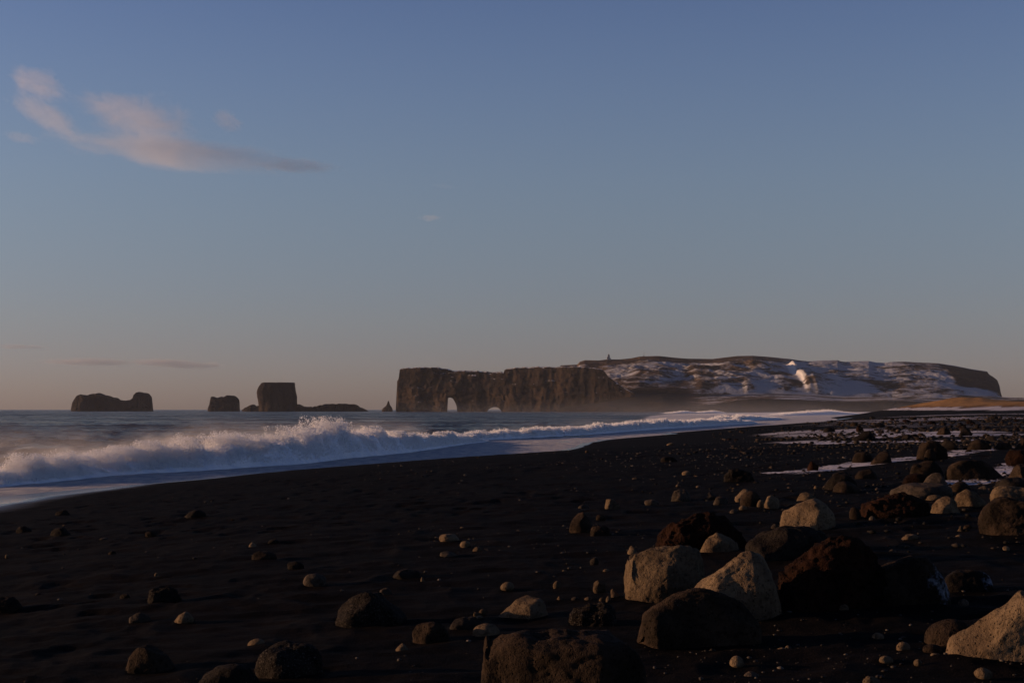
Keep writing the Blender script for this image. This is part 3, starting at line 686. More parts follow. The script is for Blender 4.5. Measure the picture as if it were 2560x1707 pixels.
for dz in (3.0, 6.6):
    b = bmesh.new(); box_bm(b, 0, -2.62, dz, .8, .1, 1.4); bm_obj('window', b, M_GLASS, lh)
x, y, z = crest_pos(1609.8, 4)
ma = bpy.data.objects.new('radio_mast', None); COL.objects.link(ma); ma.location = (x, y, z - 1)
tag(ma, 'thin steel mast on the highest point of the hill right of the lighthouse', 'mast')
b = bmesh.new(); cyl_bm(b, 0, 0, 0, 12.5, .42, .26, 8); bm_obj('pole', b, M_STEEL, ma)
b = bmesh.new(); box_bm(b, 0, 0, 11.0, 1.6, .3, .3); bm_obj('crossarm', b, M_STEEL, ma)
b = bmesh.new(); box_bm(b, -.8, 0, 1.6, 3.0, 2.4, 1.8); bm_obj('equipment_hut', b, M_WALL, ma)

# ------------------------------------------------------------------ boulders and stones
def rock_material(name, lo, hi, pit=0.3, speck=0.0, scale=1.0, rough=.85, lich=None):
    m, t, b = new_mat(name)
    co = t.nodes.new('ShaderNodeTexCoord').outputs['Object']; oi = t.nodes.new('ShaderNodeObjectInfo')
    ad = t.nodes.new('ShaderNodeVectorMath'); ad.operation = 'ADD'; t.links.new(co, ad.inputs[0]); t.links.new(oi.outputs['Location'], ad.inputs[1]); co = ad.outputs[0]
    n1 = noise_node(t, co, 3.2 * scale, 6, .6, .3); n2 = noise_node(t, co, 26 * scale, 5, .65); n3 = noise_node(t, co, 90 * scale, 3, .6)
    c = mixc(t, remap(t, n1, .36, .66), lo, hi)
    c = mixc(t, remap(t, n2, .48, .68, 0, .75), c, tuple(v * .45 for v in lo))
    vo = t.nodes.new('ShaderNodeTexVoronoi'); vo.inputs['Scale'].default_value = 30 * scale; t.links.new(co, vo.inputs['Vector'])
    pits = remap(t, math_n(t, 'ADD', vo.outputs['Distance'], math_n(t, 'MULTIPLY', n1, .35)), .22, .42)
    if speck > 0:
        c = mixc(t, remap(t, n3, .56, .66, 0, speck), c, (0.12, 0.10, 0.08))
    c = mixc(t, math_n(t, 'MULTIPLY', math_n(t, 'SUBTRACT', 1.0, pits), pit), c, tuple(v * .25 for v in lo))
    rv = t.nodes.new('ShaderNodeMapRange'); t.links.new(oi.outputs['Random'], rv.inputs[0]); rv.inputs[3].default_value = .72; rv.inputs[4].default_value = 1.2
    sc_ = t.nodes.new('ShaderNodeVectorMath'); sc_.operation = 'SCALE'; t.links.new(c, sc_.inputs[0]); t.links.new(rv.outputs[0], sc_.inputs['Scale']); c = sc_.outputs[0]
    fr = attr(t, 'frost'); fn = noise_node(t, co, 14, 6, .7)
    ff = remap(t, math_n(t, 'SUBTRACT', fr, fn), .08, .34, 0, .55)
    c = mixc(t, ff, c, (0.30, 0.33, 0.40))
    t.links.new(c, b.inputs['Base Color']); b.inputs['Roughness'].default_value = rough; b.inputs['Specular IOR Level'].default_value = .035
    h = math_n(t, 'ADD', math_n(t, 'MULTIPLY', n2, .6), math_n(t, 'ADD', math_n(t, 'MULTIPLY', pits, pit * 1.3), math_n(t, 'MULTIPLY', n3, .25)))
    bump(t, b, h, 1.0, .018 + .03 * pit)
    return m
RM = {'tan': rock_material('tan_basalt', (0.066, 0.045, 0.028), (0.124, 0.088, 0.054), .42),
      'grey': rock_material('grey_basalt', (0.028, 0.022, 0.017), (0.060, 0.046, 0.035), .2),
      'brown': rock_material('brown_basalt', (0.012, 0.0085, 0.006), (0.033, 0.022, 0.015), .45),
      'dark': rock_material('dark_basalt', (0.009, 0.007, 0.006), (0.020, 0.016, 0.013), .4),
      'red': rock_material('red_scoria', (0.007, 0.0038, 0.003), (0.019, 0.0085, 0.0052), 1.0, 0, .8, .95),
      'speck': rock_material('speckled_basalt', (0.008, 0.006, 0.005), (0.020, 0.016, 0.013), .6, .6)}
_ico = {}
def ico(l):
    if l not in _ico:
        b = bmesh.new(); bmesh.ops.create_icosphere(b, subdivisions=l, radius=1.0)
        b.verts.ensure_lookup_table(); V = np.array([v.co[:] for v in b.verts]); Fc = np.array([[v.index for v in f.verts] for f in b.faces]); b.free()
        _ico[l] = (V, Fc)
    return _ico[l]

def rock_verts(kind, l, seed, dims, peak=0.0, prof=None, term=None):
    rng = np.random.default_rng(seed); V, Fc = ico(l); P = V.copy()
    rough = {'egg': .016, 'dome': .045, 'block': .035, 'wedge': .035, 'lava': .11, 'slab': .03}[kind]
    P = P / np.maximum((np.abs(P) ** 2.5).sum(1) ** (1 / 2.5), 1e-6)[:, None] if kind in ('dome', 'block', 'slab', 'lava') else P
    nc = {'egg': 2, 'dome': 4, 'block': 11, 'wedge': 9, 'lava': 7, 'slab': 8}[kind]
    for i in range(nc):
        n = rng.normal(size=3); n[2] = abs(n[2]) * .9; n /= np.linalg.norm(n)
        d0 = rng.uniform(.66, .86) if kind in ('block', 'wedge') else rng.uniform(.84, .97)
        s = P @ n - d0; P = P - np.where(s > 0, s * .88, 0)[:, None] * n[None]
    o = rng.uniform(-50, 50, 3)
    low = fbm(P[:, 0] * 1.1 + o[0], P[:, 1] * 1.1 + o[1], P[:, 2] * 1.1 + o[2], 2)
    P = P * (1 + low * (.10 if kind == 'egg' else .17))[:, None]
    if kind in ('wedge',):
        a = np.where(P[:, 0] > peak, (P[:, 0] - peak) / (1 - peak + .05), (peak - P[:, 0]) / (1 + peak + .05))
        P[:, 2] = np.where(P[:, 2] > -.2, -.2 + (P[:, 2] + .2) * (1.06 - .56 * np.clip(a, 0, 1) ** 1.35), P[:, 2])
    elif peak:
        P[:, 2] = np.where(P[:, 2] > -.2, -.2 + (P[:, 2] + .2) * (1 - .30 * np.clip(-(P[:, 0] - peak) * np.sign(peak) if False else np.abs(P[:, 0] - peak), 0, 1.4)), P[:, 2])
    for ax in range(3):
        if ax < 2: P[:, ax] = P[:, ax] / np.abs(P[:, ax]).max()
    P[:, 2] = P[:, 2] / P[:, 2].max()
    if prof:
        u = P[:, 0]; P[:, 2] /= P[:, 2].max(); bc = np.linspace(-1, 1, 25); bi = np.clip(((u + 1) / 2 * 24 + .5).astype(int), 0, 24)
        bm_ = np.array([P[bi == q_, 2].max() if (bi == q_).any() else .3 for q_ in range(25)]); bm_ = np.convolve(np.pad(bm_, 1, mode='edge'), [.25, .5, .25], 'valid')
        k_ = np.interp(u, prof[0], prof[1]) / np.clip(np.interp(u, bc, bm_), .3, 1)
        P[:, 2] = np.where(P[:, 2] > -.25, -.25 + (P[:, 2] + .25) * np.clip(k_, .35, 1.5) * (1 - .5 * sstep(.9, 1.0, np.abs(u))), P[:, 2])
    if term is not None:
        u = P[:, 0]; v_ = np.where(u < term, (term - u) / (1 + term), (u - term) / (1 - term)); k_ = np.sqrt(np.clip(1 - v_ ** 1.7, .03, 1)) / np.sqrt(np.clip(1 - u ** 2, .06, 1))
        P[:, 1] = np.where(P[:, 1] < 0, P[:, 1] * np.clip(k_, .2, 1.5), P[:, 1])
    if prof or term is not None:
        for ax in range(2): P[:, ax] = P[:, ax] / np.abs(P[:, ax]).max()
        P[:, 2] = P[:, 2] / P[:, 2].max()
    nr = P / np.linalg.norm(P, axis=1)[:, None]; W = P * np.array(dims)[None]
    g = min(dims); o2 = o[0]
    if l >= 3:
        q = W / g
        dsp = rough * fbm(q[:, 0] * 3 + o2, q[:, 1] * 3, q[:, 2] * 3, 3) + rough * .5 * fbm(q[:, 0] * 9 + o2, q[:, 1] * 9, q[:, 2] * 9, 3)
        if kind == 'lava': dsp = dsp - .07 * sstep(.15, .6, vnoise(q[:, 0] * 5.5 + o2, q[:, 1] * 5.5, q[:, 2] * 5.5))
        elif l >= 5: dsp = dsp - .022 * sstep(.45, .75, vnoise(q[:, 0] * 9 + o2, q[:, 1] * 9, q[:, 2] * 9)) - .014 * sstep(.4, .7, vnoise(q[:, 0] * 19 + o2, q[:, 1] * 19, q[:, 2] * 19))
        if l >= 5:
            cr_ = vnoise(q[:, 0] * 1.7 + o2 + .4 * vnoise(q[:, 0] * 4, q[:, 1] * 4, q[:, 2] * 4), q[:, 1] * 1.7, q[:, 2] * 1.7 + seed); dsp = dsp - .035 * np.exp(-(cr_ / .035) ** 2) + .05 * fbm(q[:, 0] * 1.6 + o2, q[:, 1] * 1.6, q[:, 2] * 1.6, 3)
        W = W + nr * dsp[:, None] * g
    return W, Fc, nr

ZOOM = {4: (1400, 1100, 3.92), 5: (1960, 1000, 3.92), 6: (1150, 1350, 3.36), 7: (1850, 1300, 3.3127), 8: (0, 1250, 1.96), 0: (0, 0, 1.0)}
placed = []
def stone(zoom, x0, x1, yt, yb, kind, mt, name='boulder', label=None, cat=None, group=None, l=None, peak=0.0, frost=0, depth=.8, seed=None, tilt=None, bury=.36, prof=None, term=None):
    ox, oy, s = ZOOM[zoom]; px0, px1, pt, pb = ox + x0 / s, ox + x1 / s, oy + yt / s, oy + yb / s
    cx = (px0 + px1) / 2; g = hit_ground(cx, pb)
    a = (px1 - px0) / 2 * g[1] / F; b_ = a * depth
    cy = g[1] + b_ * .75
    k = cy / g[1]; a *= k; h = (pb - pt) * cy / F * .98
    gx = (cx - 1280) / F * cy * 1.0; gz = float(ground_z(np.array([gx]), np.array([cy]), False)[0])
    h = max(h, a * .25); c = h / (2 - bury * 2) * 1.15; zc = gz + h - c
    if l is None: w = px1 - px0; l = 6 if w > 170 else 5 if w > 75 else 4 if w > 26 else 3
    if l <= 4 and kind in ('egg', 'dome', 'wedge', 'block') and zoom != 5:
        bury = .12; c = h / (2 - bury * 2) * 1.15; zc = gz + h - c
    sd = seed if seed is not None else int(px0 * 7 + pb * 13)
    V, Fc, nr = rock_verts(kind, l, sd, (a, b_, c), peak, prof, term)
    at = {}
    if frost:
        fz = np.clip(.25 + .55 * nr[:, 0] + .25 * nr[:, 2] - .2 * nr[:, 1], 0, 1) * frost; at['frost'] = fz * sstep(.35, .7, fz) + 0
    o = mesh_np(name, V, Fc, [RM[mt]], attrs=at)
    o.location = (gx, cy, zc)
    if l <= 4 and not frost:
        rr_ = np.random.default_rng(sd + 1); o.rotation_euler = (rr_.uniform(-.12, .12), rr_.uniform(-.22, .22), rr_.uniform(-.3, .3))
    if label: tag(o, label, cat or ('boulder' if name == 'boulder' else 'stone'), group)
    placed.append((gx, cy, a, px0, px1, pt, pb, label))
    return o
B = stone
# nearest boulders
B(6, 130, 1600, 832, 1420, 'dome', 'brown', label='largest brown pitted boulder, cut off by the bottom edge of the photo', frost=.66, seed=5, depth=.7, term=.35, prof=([-1, -.9, -.7, -.4, 0, .4, .7, .9, 1], [.45, .7, .88, .97, 1, .97, .86, .6, .3]))
B(0, 1554, 1763, 1371, 1501, 'dome', 'tan', label='pale pitted boulder with a rounded flat-topped shape, left of the peaked one', seed=11, term=.0, prof=([-1, -.92, -.7, -.4, 0, .4, .75, .9, 1], [.42, .66, .83, .92, .97, 1, .96, .8, .4]))
B(0, 1712, 1948, 1385, 1552, 'dome', 'tan', label='tall peaked tan boulder behind the smooth egg-shaped one', seed=21, frost=.3, term=-.85, prof=([-1, -.7, -.35, 0, .2, .38, .6, .8, .92, 1], [.3, .52, .70, .86, .97, 1, .93, .72, .5, .25]))
B(0, 1591, 1905, 1479, 1616, 'dome', 'brown', label='smooth egg-shaped brown boulder lying in front of the peaked tan one', seed=31, depth=.6, term=-.7, prof=([-1, -.92, -.75, -.5, -.2, .05, .35, .6, .85, 1], [.28, .5, .7, .87, .98, 1, .93, .78, .5, .2]))
B(0, 1937, 2235, 1346, 1530, 'lava', 'red', label='big arched boulder of rough reddish lava right of the peaked tan one', seed=41, frost=.45, term=-.75, depth=.6, prof=([-1, -.92, -.75, -.45, -.1, .2, .5, .75, 1], [.22, .42, .6, .82, .97, 1, .88, .66, .3]))
B(0, 2126, 2370, 1398, 1519, 'dome', 'brown', label='brown pitted boulder with frost on its right end, beside the arched red one', frost=.8, seed=51, term=-.45, depth=.65, prof=([-1, -.92, -.7, -.4, -.1, .2, .5, .75, .92, 1], [.35, .58, .70, .76, .9, 1, .97, .8, .55, .25]))
B(7, 1640, 2055, 425, 605, 'slab', 'dark', label='low dark slab dusted with frost at the end of the brown pitted boulder', frost=.8, seed=61)
B(7, 1502, 1915, 838, 1048, 'egg', 'brown', label='smooth brown boulder tucked behind the large tan angular one', seed=71)
B(0, 2363, 2735, 1488, 1657, 'block', 'tan', label='large tan angular boulder with a blunt peak at the right edge, bottom corner', seed=81, depth=.6, term=.55, prof=([-1, -.88, -.62, -.35, -.05, .05, .3, .6, 1], [.2, .32, .52, .76, 1, .99, .85, .68, .3]))
B(0, 1859, 2085, 1319, 1402, 'dome', 'dark', label='dark speckled boulder between the peaked tan one and the domed tan one behind', seed=91, term=-.7)
B(0, 1622, 1862, 1283, 1378, 'lava', 'red', label='long dark red lava boulder behind the pale pitted one', seed=101, term=-.55, depth=.6, prof=([-1, -.85, -.5, -.1, .2, .55, .82, 1], [.2, .5, .78, .95, 1, .9, .6, .25]))
B(0, 1742, 1852, 1332, 1382, 'wedge', 'tan', label='small pointed tan boulder at the right end of the long red lava one', seed=111, term=-.35, prof=([-1, -.6, -.2, .1, .5, 1], [.15, .6, 1, .95, .7, .2]))
B(0, 1946, 2092, 1247, 1323, 'dome', 'tan', label='domed tan boulder with a lit sloping left side, right of the long red lava one', seed=121, term=.12, prof=([-1, -.85, -.5, -.2, .08, .3, .55, .8, 1], [.3, .52, .75, .9, 1, .97, .83, .52, .2]))
B(5, 116, 302, 904, 985, 'slab', 'tan', label='low tan stone resting just above the domed tan boulder', seed=125)
B(5, 735, 1420, 925, 1152, 'lava', 'red', label='wide very dark reddish boulder with a rough surface in the middle right', seed=131)
B(5, 628, 745, 1048, 1172, 'egg', 'brown', label='small upright brown stone at the left end of the wide dark reddish boulder', seed=135)
B(5, 1028, 1620, 822, 966, 'slab', 'grey', label='long low grey boulder with a lit left end above the wide dark reddish one', seed=141)
B(5, 1400, 1720, 943, 1106, 'wedge', 'tan', label='tan boulder with a folded ridge, right of the wide dark reddish one', peak=.2, seed=151)
B(5, 1598, 2000, 878, 1052, 'wedge', 'tan', label='tan wedge with a smooth slanting face beside the folded-ridge boulder', peak=-.2, seed=161)
B(5, 1598, 1810, 805, 905, 'dome', 'brown', label='rounded brown boulder just behind the tan slanting wedge', seed=165)
B(5, 1868, 2010, 843, 926, 'block', 'grey', label='small grey block in the gap left of the broad tan boulder at the right edge', seed=167)
B(5, 2003, 2420, 848, 1030, 'dome', 'tan', label='broad tan boulder with a scooped face at the right edge', seed=171)
B(5, 1893, 2620, 972, 1340, 'dome', 'brown', label='big smooth dark brown boulder cut by the right edge, halfway down the beach', seed=181)
B(5, 455, 745, 798, 912, 'egg', 'brown', label='round brown boulder in front of a darker one near the lower snow streak', seed=185)
B(5, 378, 725, 702, 882, 'dome', 'dark', label='dark double-humped boulder above the round brown one', seed=187)
B(5, 678, 915, 678, 777, 'dome', 'brown', label='low brown boulder just below the middle snow streak', seed=189)
B(5, 215, 345, 600, 698, 'block', 'red', label='small reddish block at the left end of the middle snow streak', seed=191)
B(5, 652, 865, 503, 617, 'egg', 'brown', label='smooth brown egg boulder on the upper side of the middle snow streak', seed=193)
B(5, 832, 1065, 508, 628, 'wedge', 'brown', label='sloping brown wedge whose foot touches the middle snow streak', peak=.5, seed=195)
B(5, 1276, 1600, 393, 592, 'block', 'brown', label='big brown angular boulder with a flat top standing in the snow', seed=197)
B(5, 1500, 1700, 385, 500, 'block', 'dark', label='dark angular boulder leaning on the right of the big flat-topped brown one', seed=199, frost=.8)
B(5, 1360, 1480, 478, 600, 'egg', 'brown', label='small brown stone tucked at the front of the big flat-topped boulder', seed=200)
B(5, 1788, 2015, 386, 492, 'dome', 'brown', label='rounded dark boulder on the snow, second one right of the big flat-topped one', seed=201, frost=.7)
B(5, 2045, 2245, 398, 484, 'block', 'brown', label='low brown boulder on snow near the right edge, level with the flat-topped one', seed=203)
B(5, 2245, 2420, 384, 476, 'wedge', 'brown', label='brown boulder cut by the right edge on the upper snow patch', peak=.2, seed=205)
B(5, 665, 925, 297, 402, 'wedge', 'dark', label='dark pointed boulder alone on the far snow patch', peak=.55, seed=207)
B(5, 1228, 1542, 596, 792, 'dome', 'brown', label='round-backed brown boulder between the middle and lower snow streaks', seed=209)
B(5, 1145, 1400, 722, 824, 'slab', 'red', label='low reddish slab at the foot of the round-backed brown boulder', seed=211)
B(5, 1352, 1585, 712, 832, 'wedge', 'grey', label='grey tan wedge at the left end of the lower snow streak', peak=.5, seed=213)
B(5, 1560, 2110, 588, 782, 'slab', 'brown', label='long dark brown boulder lying above the lower snow streak', seed=215, depth=.5)
B(5, 2165, 2460, 488, 645, 'dome', 'red', label='reddish dome at the right edge above the lower snow streak', seed=217)
B(5, 2175, 2480, 618, 785, 'block', 'brown', label='brown block at the right edge just under the reddish dome', seed=219)
B(5, 2045, 2480, 765, 885, 'dome', 'dark', label='very dark low boulder behind the broad tan one at the right edge', seed=221)
B(5, 1690, 1845, 250, 352, 'wedge', 'dark', label='dark upright stone near the top of the snow field at the right', peak=.1, seed=223)
B(5, 1475, 1640, 258, 342, 'wedge', 'brown', label='brown pointed stone left of the dark upright one on the snow field', peak=.6, seed=225)
B(5, 375, 500, 265, 315, 'dome', 'dark', name='stone', label='dark stone at the left tip of the far snow patch', seed=227)
B(5, 700, 785, 248, 310, 'block', 'red', name='stone', label='reddish square stone just behind the dark pointed boulder', seed=229)
B(5, 860, 990, 228, 268, 'slab', 'dark', name='stone', label='flat dark stone behind and right of the dark pointed boulder', seed=231)
B(5, 985, 1050, 252, 288, 'dome', 'dark', name='stone', label='small dark stone right of the flat one on the far snow patch', seed=233)
B(5, 1038, 1112, 274, 310, 'dome', 'dark', name='stone', label='small dark stone alone at the middle of the far snow patch', seed=235)
B(5, 1132, 1215, 250, 278, 'slab', 'dark', name='stone', label='thin dark stone at the upper rim of the far snow patch', seed=237)
B(5, 1213, 1308, 333, 372, 'dome', 'brown', name='stone', label='brown stone on the front right of the far snow patch', seed=239)
B(5, 1738, 1805, 456, 494, 'egg', 'brown', name='stone', label='small brown stone before the rounded dark boulder on snow', seed=241)
# left half of the beach
B(8, 1638, 1995, 458, 622, 'dome', 'speck', label='dark boulder with a speckled lit left end, centre left of the beach', seed=251, peak=-.1)
B(8, 608, 880, 722, 840, 'wedge', 'brown', label='brown ridged boulder low in the left half of the beach', peak=-.3, seed=253)
B(8, 1268, 1590, 712, 872, 'dome', 'speck', label='dark speckled boulder at the bottom, left of the largest brown one', seed=255)
B(8, 985, 1290, 818, 935, 'slab', 'dark', label='nearly black boulder cut by the bottom edge, left half', seed=257, frost=.4)
B(8, 2018, 2205, 602, 698, 'dome', 'brown', label='pitted brown boulder above the tan egg-shaped stone, bottom centre', seed=259)
B(8, 2190, 2362, 578, 650, 'slab', 'dark', label='low dark boulder joined to the right of the pitted brown one', seed=261)
B(8, -40, 128, 476, 548, 'dome', 'brown', label='dark brown dome cut by the left edge of the photo', seed=263)
B(8, 742, 895, 428, 497, 'lava', 'dark', label='low dark red rough rock above the pale angular stone on the left', seed=265)
B(8, 1238, 1362, 253, 300, 'slab', 'brown', name='stone', label='long brown stone lying below a pale block, middle left', seed=267)
B(8, 1493, 1612, 362, 424, 'dome', 'grey', name='stone', label='grey stone with a lit left edge standing alone, centre left', seed=269)
B(8, 642, 755, 552, 604, 'block', 'grey', name='stone', label='grey stone with a dark right side, left of the pale angular one', seed=271)
B(8, 863, 965, 551, 604, 'wedge', 'tan', name='stone', label='pale tan angular stone in the left half of the beach', peak=.6, seed=273)
B(8, 1223, 1310, 681, 724, 'egg', 'tan', name='stone', label='pale rounded stone just above the speckled boulder at the bottom', seed=275)
B(8, 258, 358, 134, 179, 'lava', 'dark', name='stone', label='dark jagged stone nearest the wet sand on the left', seed=277)
B(8, 92, 168, 128, 157, 'slab', 'dark', name='stone', label='flat dark stone close to the left edge below the wet sand', seed=279)
B(8, 283, 350, 48, 77, 'block', 'dark', name='stone', label='dark stone at the very edge of the wet sand on the left', seed=281)
B(8, 912, 1022, 50, 88, 'lava', 'dark', name='stone', label='flat dark clump on smooth sand below the big breaker', seed=283)
B(8, 1415, 1495, 300, 342, 'dome', 'dark', name='stone', label='dark stone between the long brown stone and the grey lit-edged one', seed=285)
B(8, 1928, 2065, 340, 382, 'slab', 'dark', name='stone', label='low dark stone right of the centre, above the speckled boulder', seed=287)
B(8, 1862, 1925, 431, 470, 'dome', 'grey', name='stone', label='small grey stone touching the top of the speckled dark boulder', seed=289)
B(6, 912, 1340, 536, 733, 'lava', 'speck', label='rough dark speckled boulder lying before the row of small pebbles', seed=291)
B(6, 300, 740, 488, 668, 'wedge', 'tan', label='flat tan boulder rising to its right end, left of the row of pebbles', peak=.7, seed=293)
B(6, 108, 335, 707, 832, 'egg', 'tan', name='stone', label='smooth tan egg-shaped stone above the largest brown boulder', seed=295)
# middle row
B(4, 418, 582, 576, 679, 'block', 'tan', name='stone', label='pale cracked block, leftmost of the row of blocks in mid beach', seed=301)
B(4, 820, 978, 578, 642, 'dome', 'grey', name='stone', label='low grey stone second from left in the row of blocks in mid beach', seed=303)
B(4, 1076, 1282, 486, 597, 'lava', 'grey', label='knobbly grey block in the middle of the row of blocks in mid beach', seed=305)
B(4, 1396, 1535, 508, 585, 'wedge', 'grey', name='stone', label='grey wedge just right of the knobbly block in mid beach', peak=-.1, seed=307)
B(4, 1498, 1645, 548, 632, 'slab', 'grey', name='stone', label='slanted grey slab in front of the grey wedge in mid beach', seed=309)
B(4, 1703, 1865, 480, 612, 'wedge', 'tan', label='tan leaning slab behind the round brown egg, mid beach', peak=.5, seed=311)
B(4, 1755, 1965, 495, 658, 'egg', 'brown', label='round brown boulder leaning on the tan slab, mid beach', seed=313)
B(4, 1978, 2155, 536, 674, 'block', 'tan', label='tan flat-faced block at the right end of the row in mid beach', seed=315)
B(4, 1918, 1990, 583, 668, 'egg', 'tan', name='stone', label='small tan stone squeezed left of the tan flat-faced block', seed=317)
B(4, 1743, 1825, 643, 692, 'egg', 'tan', name='stone', label='tan pebble directly below the round brown boulder of mid beach', seed=319)
B(4, 1652, 1728, 678, 724, 'egg', 'grey', name='stone', label='grey pebble lowest left below the round brown boulder of mid beach', seed=321)
B(4, 88, 345, 706, 912, 'wedge', 'brown', label='narrow ridged brown boulder with a sharp peak, centre of the beach', peak=.0, seed=323)
B(4, 286, 490, 838, 932, 'lava', 'brown', name='stone', label='brown knobbly stone at the right foot of the sharp-peaked ridge', seed=325)
B(4, 346, 445, 728, 792, 'egg', 'brown', name='stone', label='round brown stone behind the sharp-peaked ridge', seed=327)
B(4, 176, 285, 622, 678, 'wedge', 'grey', name='stone', label='thin slanted grey stone above the sharp-peaked ridge', peak=.8, seed=329)

